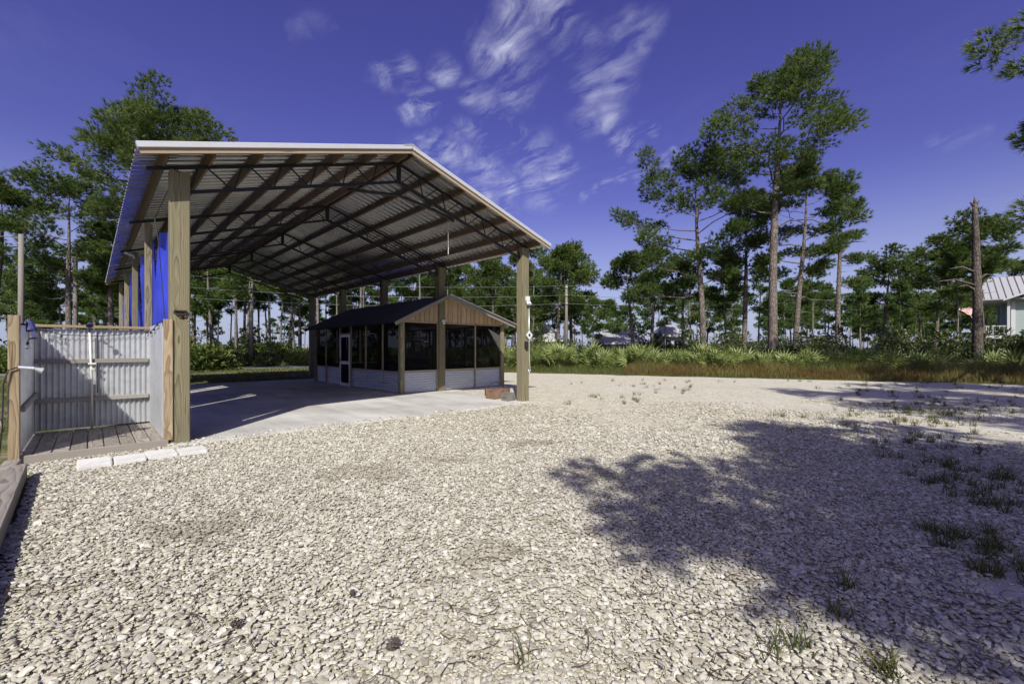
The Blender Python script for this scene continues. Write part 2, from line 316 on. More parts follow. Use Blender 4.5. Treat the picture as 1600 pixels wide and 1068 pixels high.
# ------------------------------------------------------------------ mesh helpers
class MB:
    def __init__(s): s.v = []; s.f = []
    def box(s, x0, x1, y0, y1, z0, z1):
        b = len(s.v)
        s.v += [(x0, y0, z0), (x1, y0, z0), (x1, y1, z0), (x0, y1, z0), (x0, y0, z1), (x1, y0, z1), (x1, y1, z1), (x0, y1, z1)]
        s.f += [tuple(b + i for i in q) for q in ((0, 3, 2, 1), (4, 5, 6, 7), (0, 1, 5, 4), (1, 2, 6, 5), (2, 3, 7, 6), (3, 0, 4, 7))]
        return s
    def tube(s, pts, rad, n=8, cap=True):
        pts = [Vector(p) for p in pts]
        if not hasattr(rad, '__len__'): rad = [rad] * len(pts)
        b = len(s.v); ref = None
        for i, p in enumerate(pts):
            t = (pts[min(i + 1, len(pts) - 1)] - pts[max(i - 1, 0)]).normalized()
            if ref is None: ref = t.orthogonal().normalized()
            ref = (ref - t * ref.dot(t)); ref = ref.normalized() if ref.length > 1e-6 else t.orthogonal().normalized()
            w = t.cross(ref)
            for k in range(n):
                a = 2 * math.pi * k / n; q = p + (ref * math.cos(a) + w * math.sin(a)) * rad[i]; s.v.append(tuple(q))
        for i in range(len(pts) - 1):
            for k in range(n):
                a, c = b + i * n + k, b + i * n + (k + 1) % n
                s.f.append((a, c, c + n, a + n))
        if cap:
            s.f.append(tuple(b + k for k in reversed(range(n)))); e = b + (len(pts) - 1) * n; s.f.append(tuple(e + k for k in range(n)))
        return s
    def poly(s, pts):
        b = len(s.v); s.v += [tuple(p) for p in pts]; s.f.append(tuple(range(b, b + len(pts)))); return s
    def prism(s, pts, d):       # extrude polygon pts by vector d
        b = len(s.v); n = len(pts); d = Vector(d)
        s.v += [tuple(p) for p in pts] + [tuple(Vector(p) + d) for p in pts]
        s.f.append(tuple(range(b + n - 1, b - 1, -1))); s.f.append(tuple(range(b + n, b + 2 * n)))
        for i in range(n):
            j = (i + 1) % n; s.f.append((b + i, b + j, b + n + j, b + n + i))
        return s
    def grid(s, fn, nu, nv):
        b = len(s.v)
        for i in range(nu + 1):
            for j in range(nv + 1): s.v.append(tuple(fn(i / nu, j / nv)))
        for i in range(nu):
            for j in range(nv):
                a = b + i * (nv + 1) + j; s.f.append((a, a + nv + 1, a + nv + 2, a + 1))
        return s
    def mesh(s, name, m, smooth=False):
        me = bpy.data.meshes.new(name); me.from_pydata(s.v, [], s.f); me.materials.append(M[m] if isinstance(m, str) else m)
        if smooth: me.shade_smooth()
        me.update(); return me
TF = {}
def link(name, me, parent=None, mtx=None):
    o = bpy.data.objects.new(name, me); COL.objects.link(o)
    mtx = mtx or Matrix()
    if parent is not None:
        o.parent = parent; o.matrix_local = TF.get(parent.name, Matrix()).inverted() @ mtx; TF[o.name] = mtx
    else:
        o.matrix_world = mtx; TF[o.name] = Matrix()
    return o
def tag(o, label, cat, group=None, kind=None):
    if label: o['label'] = label
    if cat: o['category'] = cat
    if group: o['group'] = group
    if kind: o['kind'] = kind
    return o
def thing(name, label, cat, loc=(0, 0, 0), rz=0., group=None):
    o = bpy.data.objects.new(name, None); COL.objects.link(o); o.location = loc; o.rotation_euler = (0, 0, rz)
    o.empty_display_size = .2; TF[o.name] = Matrix(); return tag(o, label, cat, group)
def add(mb, name, m, parent=None, mtx=None, smooth=False): return link(name, mb.mesh(name, m, smooth), parent, mtx)
def copy_tree(o, parent=None):
    c = o.copy(); COL.objects.link(c); c.parent = parent
    for ch in o.children: copy_tree(ch, c)
    return c
def setloc(o, x, y, z=0, rz=0., s=1.):
    o.location = (x, y, z); o.rotation_euler = (0, 0, rz); o.scale = (s, s, s) if not hasattr(s, '__len__') else s
    return o
CACHE = {}
def frame(p, q, up=(0, 0, 1)):
    p, q = Vector(p), Vector(q); x = (q - p).normalized(); up = Vector(up)
    y = up.cross(x)
    if y.length < 1e-4: y = Vector((0, 1, 0)).cross(x)
    y.normalize(); z = x.cross(y)
    return Matrix(((x.x, y.x, z.x, p.x), (x.y, y.y, z.y, p.y), (x.z, y.z, z.z, p.z), (0, 0, 0, 1)))
def board(name, parent, p, q, w, t, m, up=(0, 0, 1), bev=.004):
    """timber from p to q (axis), w across (local y), t along 'up' (local z)"""
    L = (Vector(q) - Vector(p)).length; key = (round(L, 3), w, t, m, bev)
    if key not in CACHE:
        b = min(bev, w * .3, t * .3); a, c = w / 2, t / 2
        pr = [(-a + b, -c), (a - b, -c), (a, -c + b), (a, c - b), (a - b, c), (-a + b, c), (-a, c - b), (-a, -c + b)]
        mb = MB().prism([(0, y, z) for y, z in pr], (L, 0, 0)); CACHE[key] = mb.mesh(name, m)
    return link(name, CACHE[key], parent, frame(p, q, up))
def corrugated(name, parent, origin, wave_dir, rib_dir, width, length, pitch, amp, m, seg=6, mesh=None, rows=1):
    """sheet whose waves repeat along wave_dir and whose ribs run along rib_dir"""
    if mesh is None:
        n = max(2, int(round(width / pitch * seg)))
        mb = MB().grid(lambda i, j: (i * width, j * length, amp * math.sin(2 * math.pi * i * width / pitch)), n, rows)
        mesh = mb.mesh(name, m, True)
    x, y = Vector(wave_dir).normalized(), Vector(rib_dir).normalized(); z = x.cross(y); o = Vector(origin)
    mt = Matrix(((x.x, y.x, z.x, o.x), (x.y, y.y, z.y, o.y), (x.z, y.z, z.z, o.z), (0, 0, 0, 1)))
    return link(name, mesh, parent, mt)

# ------------------------------------------------------------------ places
TH = R(43.82); PX, PY = -5.20, 6.86; CT, ST = math.cos(TH), math.sin(TH)
def uvw(u, v): return (PX + u * CT - v * ST, PY + u * ST + v * CT)
def to_uv(x, y):
    dx, dy = x - PX, y - PY; return dx * CT + dy * ST, -dx * ST + dy * CT
def at(px, Y): return (px - 800) / F * Y
def z_at(py, Y): return EYE + (YH - py) / F * Y
def wobble_poly(pts, step=.5, amp=.12, seed=1):
    g = np.random.default_rng(seed); out = []
    for (x0, y0), (x1, y1) in zip(pts, pts[1:] + pts[:1]):
        L = math.hypot(x1 - x0, y1 - y0); n = max(1, int(L / step))
        for i in range(n):
            t = i / n; d = g.normal(0, amp) if i else 0
            out.append((x0 + (x1 - x0) * t - (y1 - y0) / L * d, y0 + (y1 - y0) * t + (x1 - x0) / L * d))
    return out

# ------------------------------------------------------------------ the setting
PAV = Matrix.Translation((PX, PY, 0)) @ Matrix.Rotation(TH, 4, 'Z')
g = add(MB().poly([(-1500, -700, -.03), (1500, -700, -.03), (1500, 2600, -.03), (-1500, 2600, -.03)]), 'ground', 'ground')
tag(g, 'sandy grassy ground reaching to the pine woods', None, kind='structure')
YARD = [uvw(-1.5, -.9), uvw(-1.45, -4.5), (-4.2, -2), (-9, -16), (26, -16), (34, 10.5), (27, 14.6), (20.6, 17.9), (10.6, 22.0), (1.15, 26.0), (-4.0, 27.5), uvw(11.6, 12.4), uvw(9, 13.2), uvw(6, 13.1),
        uvw(-.1, 13.0), uvw(-.2, 2.3), uvw(-1.6, 2.1), uvw(-1.7, -.2)]
yard = add(MB().poly([(x, y, -.012) for x, y in wobble_poly(YARD, .6, .13)]), 'gravel_yard', 'yard')
tag(yard, 'pale limestone gravel yard with sandy bare patches', None, kind='structure')
slab = add(MB().box(-.16, 7.74, -.22, 12.95, -.12, .03), 'concrete_slab', 'slab', None, PAV)
tag(slab, 'bare concrete slab under the open barn', None, kind='structure')
slab2 = add(MB().box(7.745, 10.62, 3.9, 11.3, -.12, .025), 'room_floor', 'slab', None, PAV)
tag(slab2, 'concrete floor of the screened room', None, kind='structure')
road = add(MB().grid(lambda i, j: (-70 + 190 * i, 26.6 + 3.4 * j + .6 * math.sin(i * 9), -.018), 60, 1), 'road', 'asphalt', None, PAV)
tag(road, 'grey asphalt lane beyond the barn', None, kind='structure')

# ---- gravel: single stones nearest the camera, the rest one scattered mass
def inside(poly, x, y):
    p = np.array(poly); x1, y1 = p[:, 0], p[:, 1]; x2, y2 = np.roll(x1, -1), np.roll(y1, -1)
    c = np.zeros(len(x), bool)
    for a, b, e, d in zip(x1, y1, x2, y2):
        if b == d: continue
        k = ((b > y) != (d > y)) & (x < (e - a) * (y - b) / (d - b) + a); c ^= k
    return c
def vnoise(x, y, s, seed):
    g = np.random.default_rng(seed); T = g.random((64, 64)); x, y = x * s, y * s
    xi, yi = np.floor(x).astype(int), np.floor(y).astype(int); fx, fy = x - xi, y - yi
    fx, fy = fx * fx * (3 - 2 * fx), fy * fy * (3 - 2 * fy); t = lambda a, b: T[a % 64, b % 64]
    return (t(xi, yi) * (1 - fx) + t(xi + 1, yi) * fx) * (1 - fy) + (t(xi, yi + 1) * (1 - fx) + t(xi + 1, yi + 1) * fx) * fy
def jitter_grid(x0, x1, y0, y1, s):
    X, Y = np.meshgrid(np.arange(x0, x1, s), np.arange(y0, y1, s)); n = X.size
    return X.ravel() + rng.uniform(-.42, .42, n) * s, Y.ravel() + rng.uniform(-.42, .42, n) * s
def stones():
    ax, ay = jitter_grid(-10, 10, 1.2, 6.2, .0255); bx, by = jitter_grid(-20, 20, 6.2, 12.5, .037)
    sz = np.concatenate([np.full(len(ax), 1.), np.full(len(bx), 1.3)]); x = np.concatenate([ax, bx]); y = np.concatenate([ay, by])
    keep = (np.abs(x) < 1.42 * y + .9) & inside(YARD, x, y)
    dx, dy = x - PX, y - PY; u, v = dx * CT + dy * ST, -dx * ST + dy * CT
    keep &= ~((u > -.1) & (u < 7.68) & (v > -.22 + .5 * rng.random(len(x)) ** 7) & (v < 13)) & ~((u > -1.72) & (u < .14) & (v > -.12)) & ~((u > 5.9) & (v > 3.9) & (v < 11.4) & (u < 10.6))
    a = .05 * x + .035 * y + 1.1 * vnoise(x, y, .45, 3) + .3 * vnoise(x, y, 3., 4)
    keep &= rng.random(len(x)) > np.clip((a - 1.38) * 3.2, 0, .93)
    keep &= rng.random(len(x)) < np.clip((11.6 - y + 4.5 * (vnoise(x, y, .8, 66) - .5)) / 4.5, 0, 1)
    for X_, Y_, a_, b_ in SAND:
        e = np.hypot((x - X_) / a_, (y - Y_) / b_); keep &= (e > .55 + .9 * vnoise(x, y, 4., 55)) | (rng.random(len(x)) < .06)
    x, y, sz = x[keep], y[keep], sz[keep]
    return x, y, sz
sx, sy, ssz = stones(); NS = len(sx)
sscl = ssz * (.0080 + .0170 * rng.random(NS) ** 1.9) * np.where(rng.random(NS) < .035, 1.25, 1.)
srot = np.stack([rng.normal(0, .26, NS), rng.normal(0, .26, NS), rng.uniform(0, 6.28, NS)], 1)
sz_ = rng.uniform(-.004, .012, NS) + .004 * (vnoise(sx, sy, 2.2, 9) - .5)
su_, sv_ = (sx - PX) * CT + (sy - PY) * ST, -(sx - PX) * ST + (sy - PY) * CT
sz_ = np.where((su_ > -.16) & (su_ < 7.74) & (sv_ > -.22), .037, sz_)      # strays kicked onto the slab
# patches of darker, dirtier stones
srnd = np.clip(rng.random(NS) * .9 + .10 - .35 * np.clip(vnoise(sx, sy, .8, 12) - .62, 0, 1), 0, 1)
for X_, Y_, r_ in ((-1.75, 5.3, .45), (-.9, 5.9, .3), (.3, 6.9, .35), (-2.6, 3.6, .4), (1.0, 5.2, .3), (-.2, 3.2, .25)):
    e = np.hypot(sx - X_, (sy - Y_) * 1.3) / r_ + .9 * (vnoise(sx, sy, 6., 77) - .5); srnd = np.where(e < 1, srnd * .35, srnd)
near = np.argsort(np.where(np.abs(sx) < 1.15 * sy, sy, 99))[:300]
near = near[sy[near] > 1.6] if (sy[near] > 1.6).sum() > 250 else near
vis = np.where((np.abs(sx) < 1.16 * sy) & (sy > 1.97))[0]; near = vis[np.argsort(sy[vis])][:300]
def stone_mesh(i):
    import bmesh
    bm = bmesh.new(); bmesh.ops.create_icosphere(bm, subdivisions=1, radius=1); g = np.random.default_rng(100 + i)
    for v in bm.verts:
        v.co = v.co * float(g.uniform(.78, 1.2)); v.co.y *= .85; v.co.z *= .48
    bmesh.ops.subdivide_edges(bm, edges=bm.edges[:], cuts=1, smooth=.15)
    me = bpy.data.meshes.new('stone'); bm.to_mesh(me); bm.free(); me.materials.append(M['stone1'])
    return me
SM = [stone_mesh(i) for i in range(8)]
for n, i in enumerate(near):
    o = bpy.data.objects.new('stone', SM[n % 8]); COL.objects.link(o); o.parent = yard
    o.location = (sx[i], sy[i], sz_[i] - .004); o.rotation_euler = srot[i]; s = sscl[i] * 1.1; o.scale = (s, s, s)
def scatter(name, pts, rot, scl, rnd, label):
    me = bpy.data.meshes.new(name); me.vertices.add(len(pts)); me.vertices.foreach_set('co', pts.astype(np.float32).ravel())
    for an, ty, d in (('rot', 'FLOAT_VECTOR', rot), ('scl', 'FLOAT', scl), ('rnd', 'FLOAT', rnd), ('idx', 'INT', np.random.default_rng(5).integers(0, 6, len(pts)))):
        a = me.attributes.new(an, ty, 'POINT'); a.data.foreach_set('vector' if ty == 'FLOAT_VECTOR' else 'value', (d.astype(np.int32) if ty == 'INT' else d.astype(np.float32)).ravel())
    o = link(name, me); me.materials.append(M['stone'])
    nt = bpy.data.node_groups.new('scatter_stones', 'GeometryNodeTree')
    nt.interface.new_socket('Geometry', in_out='INPUT', socket_type='NodeSocketGeometry'); nt.interface.new_socket('Geometry', in_out='OUTPUT', socket_type='NodeSocketGeometry')
    N, L = nt.nodes, nt.links
    gi, go = N.new('NodeGroupInput'), N.new('NodeGroupOutput'); j = N.new('GeometryNodeGeometryToInstance')
    pos = N.new('GeometryNodeInputPosition')
    for i in range(6):
        ic = N.new('GeometryNodeMeshIcoSphere'); ic.inputs['Subdivisions'].default_value = 2 if i == 0 else 1
        ad = N.new('ShaderNodeVectorMath'); ad.operation = 'ADD'; ad.inputs[1].default_value = (i * 7.3, i * 3.1, i * 5.7); L.new(pos.outputs[0], ad.inputs[0])
        no = N.new('ShaderNodeTexVoronoi'); no.inputs['Scale'].default_value = .95; L.new(ad.outputs[0], no.inputs['Vector'])
        n2 = N.new('ShaderNodeTexNoise'); n2.inputs['Scale'].default_value = .9; L.new(ad.outputs[0], n2.inputs['Vector'])
        sb = N.new('ShaderNodeVectorMath'); sb.operation = 'SUBTRACT'; sb.inputs[1].default_value = (.5, .5, .5); L.new(n2.outputs['Color'], sb.inputs[0])
        sc = N.new('ShaderNodeVectorMath'); sc.operation = 'SCALE'; sc.inputs['Scale'].default_value = 2.0; L.new(sb.outputs[0], sc.inputs[0])
        sp = N.new('GeometryNodeSetPosition'); L.new(ic.outputs['Mesh'], sp.inputs['Geometry']); L.new(sc.outputs[0], sp.inputs['Offset'])
        tr = N.new('GeometryNodeTransform'); tr.inputs['Scale'].default_value = (1.12, .92, .44); L.new(sp.outputs[0], tr.inputs['Geometry'])
        sm = N.new('GeometryNodeSetMaterial'); sm.inputs['Material'].default_value = M['stone']; L.new(tr.outputs[0], sm.inputs['Geometry'])
        ss = N.new('GeometryNodeSetShadeSmooth'); ss.inputs['Shade Smooth'].default_value = (i == 0); L.new(sm.outputs[0], ss.inputs['Geometry'])
        L.new(ss.outputs[0], j.inputs[0])
    ip = N.new('GeometryNodeInstanceOnPoints'); L.new(gi.outputs[0], ip.inputs['Points']); L.new(j.outputs[0], ip.inputs['Instance']); ip.inputs['Pick Instance'].default_value = True
    for an, ty, sk in (('rot', 'FLOAT_VECTOR', 'Rotation'), ('scl', 'FLOAT', 'Scale'), ('idx', 'INT', 'Instance Index')):
        na = N.new('GeometryNodeInputNamedAttribute'); na.data_type = ty; na.inputs[0].default_value = an; L.new(na.outputs[0], ip.inputs[sk])
    L.new(ip.outputs[0], go.inputs[0])
    md = o.modifiers.new('scatter', 'NODES'); md.node_group = nt
    return tag(o, label, 'gravel', kind='stuff')
rest = np.setdiff1d(np.arange(NS), near)
scatter('gravel', np.stack([sx, sy, sz_], 1)[rest], srot[rest], sscl[rest], srnd[rest], 'pale crushed limestone gravel spread over the yard')

# ------------------------------------------------------------------ the open barn
W, HP, OU, OV, VB = 7.62, 4.22, .508, .50, 17.35
ZE, ZR = 4.2, 5.52; KS = (ZR - ZE) / (W / 2 + OU)
def zl(u): return ZR - KS * abs(u - W / 2)
BAYS = [0, 3.97, 7.97, 12.0, 16.03]
barn = thing('pole_barn', 'tall open-sided barn with timber posts and corrugated metal gable roof', 'barn', (PX, PY, 0), TH)
for v in BAYS:
    for side in (0, 1):
        u = W if side else (-.08 if v else 0)
        w = .25 if side or v == 0 else .13; board('post', barn, (u, v, -.1), (u, v, HP), w, w, 'post', bev=.012)
cs, sn = math.cos(math.atan(KS)), math.sin(math.atan(KS))
def truss():
    t = None
    ch = MB()
    for sg in (-1, 1):
        e = W / 2 + .40; i = W / 2 - .05
        for off, far in ((.045, e), (.44, i)):
            a = (W / 2, 0, ZR - off); b = (W / 2 + sg * far, 0, ZR - off - KS * far)
            d = .026
            ch.prism([(a[0], -d, a[2] - d), (a[0], d, a[2] - d), (a[0], d, a[2] + d), (a[0], -d, a[2] + d)], (b[0] - a[0], 0, b[2] - a[2]))
    t = add(ch, 'truss', 'steel_black', barn)
    board('web', t, (W / 2, 0, ZR - .46), (W / 2, 0, ZR - .03), .10, .03, 'steel_black', bev=.002)
    for sg in (-1, 1):
        n = 6; step = (W / 2 - .12) / n
        for k in range(n):
            x0, x1, x2 = k * step + .02, (k + .62) * step, (k + .80) * step
            P = lambda x, off: (W / 2 + sg * x, 0, ZR - off - KS * x)
            board('web', t, P(x0, .44) if k else P(.05, .44), P(x1, .05), .022, .022, 'steel_black', bev=.002)
            board('web', t, P(x2, .05), P((k + 1) * step, .44), .022, .022, 'steel_black', bev=.002)
    return t
t0 = truss()
for v in BAYS[1:]:
    c = copy_tree(t0, barn); c.matrix_local = Matrix.Translation((0, v, 0))
PUR = [.09, .76, 1.43, 2.10, 2.77, 3.44, 4.02]
for sg in (-1, 1):
    for d in PUR:
        u = W / 2 + sg * d; zc = ZR - KS * d + .045
        up = (sg * sn, 0, cs)
        for a, b in ((-OV + .04, 6.0), (6.0, 12.0), (12.0, VB - .04)):
            board('purlin', barn, (u, a + .002, zc), (u, b - .002, zc), .045, .15, 'purlin', up)
    SL = (W / 2 + OU + .03) / cs
    pm = None
    for k in range(20):
        pw = (VB + OV) / 20; v0 = -OV + k * pw
        if pm is None:
            prof = [(0, 0)]; pt = pw / 4
            for q in range(4): prof += [(q * pt + a, b) for a, b in ((.010, 0), (.026, -.034), (.050, -.034), (.066, 0), (.105, 0), (.112, -.005), (.124, -.005), (.131, 0), (.165, 0), (.172, -.005), (.184, -.005), (.191, 0))]
            prof.append((pw + .01, 0)); mb = MB(); n = len(prof)
            mb.v = [(x, y, z) for y in (0, SL) for x, z in prof]; mb.f = [(i, i + 1, i + 1 + n, i + n) for i in range(n - 1)]
            pm = mb.mesh('roof_panel', 'roofsheet')
            if sg < 0:
                for vt in pm.vertices: vt.co.z *= -1
        corrugated('roof_panel', barn, (W / 2, v0, ZR + .120 + (k % 2) * .002), (0, 1, 0), (sg * cs, 0, -sn), 0, 0, 1, 0, 'roofsheet', mesh=pm)
    # wooden rake fascia with the white metal edge above it, front and back
    for v, dv in ((-OV, -1), (VB, 1)):
        e = W / 2 + OU
        a = (W / 2, v + dv * .02, ZR + .062); b = (W / 2 + sg * e, v + dv * .02, ZR + .062 - KS * e)
        board('fascia_board', barn, a, b, .035, .11, 'fascia', (0, 0, 1))
        a = (W / 2, v + dv * .032, ZR + .128); b = (W / 2 + sg * (e + .03), v + dv * .032, ZR + .128 - KS * (e + .03))
        board('rake_trim', barn, a, b, .075, .085, 'trim', (0, 0, 1), .006)
cap = MB()
cap.prism([(W / 2 - .2, -OV - .08, ZR + .105), (W / 2, -OV - .08, ZR + .168), (W / 2 + .2, -OV - .08, ZR + .105), (W / 2 + .2, -OV - .08, ZR + .115), (W / 2, -OV - .08, ZR + .185), (W / 2 - .2, -OV - .08, ZR + .115)], (0, VB + OV + .16, 0))
add(cap, 'ridge_cap', 'trim', barn)
# door hook screwed to the front corner post, conduit brackets
hk = MB(); hk.grid(lambda i, j: (-.085 + .17 * i, -.130 - .012 * math.sin(math.pi * i), 2.02 + .05 * j - .025 * math.sin(math.pi * i) * (1 - j)), 10, 2)
hk.tube([(-.085, -.14, 2.045), (-.04, -.165, 2.0), (.04, -.165, 2.0), (.085, -.14, 2.045)], .012, 6)
for i in range(6): hk.box(-.075 + i * .027, -.06 + i * .027, -.16, -.13, 2.05, 2.075)
add(hk, 'iron_hook', 'iron', barn)
def pav_thing(name, label, cat, group=None): return thing(name, label, cat, (PX, PY, 0), TH, group)
# long pole stored across the front truss
o = add(MB().tube([(2.75, .12, ZR - .50 - KS * 1.1), (3.9, .14, ZR - .68), (4.9, .12, ZR - .50 - KS * 1.09), (5.35, .10, ZR - .50 - KS * 1.54)], [.035, .035, .035, .03], 8), 'storage_pole', 'steel_black', None, PAV, True)
tag(o, 'long black pole slung across the front roof truss', 'pole')
o = pav_thing('pull_cord', 'thin hanging light cord with white end below the roof', 'cord')
add(MB().tube([(5.32, .3, ZR - .45 - KS * 1.5), (5.33, .3, 3.95)], .0035, 5), 'cord', 'white_paint', o)
add(MB().tube([(5.33, .3, 3.95), (5.33, .3, 3.78)], .009, 6), 'cord_end', 'white_paint', o)

# tarps hung along the left side between the posts
def tarp(v0, v1, zt0, zt1, zb, sag, label, slant0=0., slant1=0., seed=0):
    g = np.random.default_rng(seed); ph = g.uniform(0, 6, 4)
    def fn(i, j):
        vv0, vv1 = v0 + slant0 * (1 - j), v1 + slant1 * (1 - j)
        v = vv0 + (vv1 - vv0) * i; zt = zt0 + (zt1 - zt0) * i - sag * math.sin(math.pi * i)
        z = zb + (zt - zb) * j
        u = .05 + .05 * math.sin(v * 4 + ph[0] + z * .5) + .03 * math.sin(v * 9 + ph[1] - z) + .05 * math.sin(z * 1.7 + ph[2]) + .012 * math.sin(v * 31 + ph[3] + 2 * z) + .02 * abs(math.sin(v * 5.5 - z * 2.2 + ph[1]))
        return (u, v, z)
    o = add(MB().grid(fn, 36, 24), 'tarp', 'tarp', None, PAV, True); return tag(o, label, 'tarp', 'blue tarps along the left side of the barn')
tarp(.25, 3.86, 3.85, 4.05, .45, .20, 'bright blue tarp hung beside the front corner post', .0, .10, 1)
tarp(4.35, 7.6, 3.95, 4.05, .3, .15, 'creased blue tarp hung between the second and third posts', .0, .15, 2)
tarp(8.45, 11.6, 3.95, 4.05, .3, .12, 'dark blue tarp hung between the third and fourth posts', .0, .1, 3)
tarp(12.4, 15.6, 3.95, 4.05, .3, .12, 'blue tarp hung between the last two posts', .0, .1, 4)
o = add(MB().tube([(-.3, 7.8, 4.15), (-.12, 7.9, 4.12), (-.10, 7.95, 4.0), (-.10, 7.95, 2.3)], .04, 8), 'conduit_pipe', 'galv', None, PAV, True)
tag(o, 'grey downpipe strapped to the third left post', 'pipe')
o = add(MB().tube([(-.02, -.2, 4.25), (-.25, .6, 3.6), (-.22, .4, 3.2), (-.17, .1, 2.0)], .006, 5), 'rope', 'black_plastic', None, PAV)
tag(o, 'thin dark cord hanging in front of the blue tarp', 'cord')

# right front post fittings
lt = pav_thing('flood_light', 'small white flood light high on the right front post', 'light')
add(MB().box(W - .02, W + .09, -.19, -.126, 2.78, 2.90), 'housing', 'white_paint', lt)
for s in (0, .07): add(MB().tube([(W + .01 + s, -.16, 2.76), (W + .01 + s, -.22, 2.68)], [.03, .045], 8), 'lamp_head', 'white_paint', lt)
o = add(MB().tube([(W + .10, -.145, 2.70), (W + .10, -.145, 1.72), (W + .105, -.15, 1.15), (W + .12, -.17, .86), (W + .09, -.16, .80), (W + .07, -.15, .90)], .014, 6), 'power_cord', 'galv', None, PAV, True)
tag(o, 'grey power cord hooked down the right front post', 'cord')
dm = pav_thing('diamond_sign', 'small white diamond sign on the right front post', 'sign')
cx, cz, y0 = W + .09, 1.84, -.17
add(MB().prism([(cx - .13, y0, cz), (cx, y0, cz - .13), (cx + .13, y0, cz), (cx, y0, cz + .13)], (0, .01, 0)), 'plate', 'white_paint', dm)
add(MB().prism([(cx - .05, y0 - .004, cz), (cx, y0 - .004, cz - .05), (cx + .05, y0 - .004, cz), (cx, y0 - .004, cz + .05)], (0, .003, 0)), 'symbol', 'black_plastic', dm)
add(MB().box(cx - .02, cx + .02, y0 + .011, -.126, cz - .02, cz + .02), 'bracket', 'black_plastic', dm)
ob = pav_thing('outlet_box', 'small black outlet box on the right front post', 'outlet')
add(MB().box(W - .06, W + .03, -.19, -.126, 1.47, 1.67), 'box', 'black_plastic', ob); add(MB().box(W - .05, W + .02, -.2, -.191, 1.49, 1.62), 'cover', 'black_plastic', ob)
# crate, block and fire ring at its foot
cr = pav_thing('brown_crate', 'reddish brown box with hand slot beside the right front post', 'crate')
u0, u1, v0, v1 = 7.25, 7.85, .75, 1.15
for n, (a, b, c, d) in dict(f=(u0, u1, v0, v0 + .02), k=(u0, u1, v1 - .02, v1), l=(u0, u0 + .02, v0 + .021, v1 - .021), r=(u1 - .02, u1, v0 + .021, v1 - .021)).items():
    if n in 'fl':
        m1, m2 = (a + b) / 2, (c + d) / 2
        mb = MB().box(a, b, c, d, .035, .22).box(a, b, c, d, .27, .31)
        if n == 'f': mb.box(a, m1 - .07, c, d, .221, .269).box(m1 + .07, b, c, d, .221, .269)
        else: mb.box(a, b, c, m2 - .06, .221, .269).box(a, b, m2 + .06, d, .221, .269)
    else: mb = MB().box(a, b, c, d, .035, .31)
    add(mb, 'side_panel', 'brick', cr)
add(MB().box(u0 + .021, u1 - .021, v0 + .021, v1 - .021, .035, .05), 'bottom', 'brick', cr)
bk = pav_thing('concrete_block', 'grey weathered block stack touching the right front post', 'block')
add(MB().box(7.22, 7.52, .18, .42, .03, .13), 'block', 'block', bk); add(MB().box(7.20, 7.50, .2, .44, .133, .25), 'block', 'block', bk)
fr = pav_thing('fire_ring', 'rusty black iron fire ring behind the crate', 'fire ring')
cu, cv = 8.0, 1.55
add(MB().grid(lambda i, j: (cu + .34 * math.cos(6.283 * i), cv + .34 * math.sin(6.283 * i), .01 + .2 * j), 28, 1), 'ring', 'iron', fr)
add(MB().tube([(cu + .34 * math.cos(a), cv, .20 + .24 * math.sin(a)) for a in np.linspace(0, math.pi, 14)], .012, 6), 'hoop', 'iron', fr)
add(MB().tube([(cu, cv + .34 * math.cos(a), .20 + .235 * math.sin(a)) for a in np.linspace(0, math.pi, 14)], .012, 6), 'hoop', 'iron', fr)

# ------------------------------------------------------------------ screened room
room = pav_thing('screened_room', 'low screened room with dark roof and corrugated skirting under the barn', 'cabin')
UL, UR, VF, VK, UR_ = 6.05, 10.5, 3.95, 11.2, 7.72
ZT = 2.36
def rroof(u): return 3.27 - (3.27 - 2.28) * (UR_ - u) / (UR_ - 5.72) if u < UR_ else 3.27 - (3.27 - 2.36) * (u - UR_) / (10.85 - UR_)
for u, v in ((UL + .08, VF + .0), (UR - .06, VF + .0), (UL + .06, VK), (UR - .06, VK)):
    board('corner_post', room, (u, v, .0), (u, v, ZT), .15 if v < 5 else .12, .15 if v < 5 else .12, 'post', bev=.006)
def wall_u(v, spans, back=False):       # wall across the gable
    for a, b in spans:
        d = 0
        board('sill_rail', room, (a, v, .74), (b, v, .74), .09, .04, 'lumber'); board('head_rail', room, (a, v, ZT - .025), (b, v, ZT - .025), .06, .05, 'lumber')
        add(MB().poly([(a, v + .012, .76), (b, v + .012, .76), (b, v + .012, ZT - .05), (a, v + .012, ZT - .05)]), 'screen', 'screen', room)
        corrugated('skirt_panel', room, (a + .01, v, .05), (0, 0, 1), (1, 0, 0), .668, b - a - .02, .080, .020, 'skirt', 8)
def studs_u(v, us, w=.05):
    for u in us: board('stud', room, (u, v - .01, .03), (u, v - .01, ZT - .052), .05, w, 'lumber')
wall_u(VF, [(UL + .157, 7.47), (7.78, 9.1), (9.15, UR - .137)]); studs_u(VF, [7.495, 9.125]); 
wall_u(VK, [(UL + .122, 7.5), (7.5, 9.0), (9.0, UR - .122)]); studs_u(VK, [7.5, 9.0])
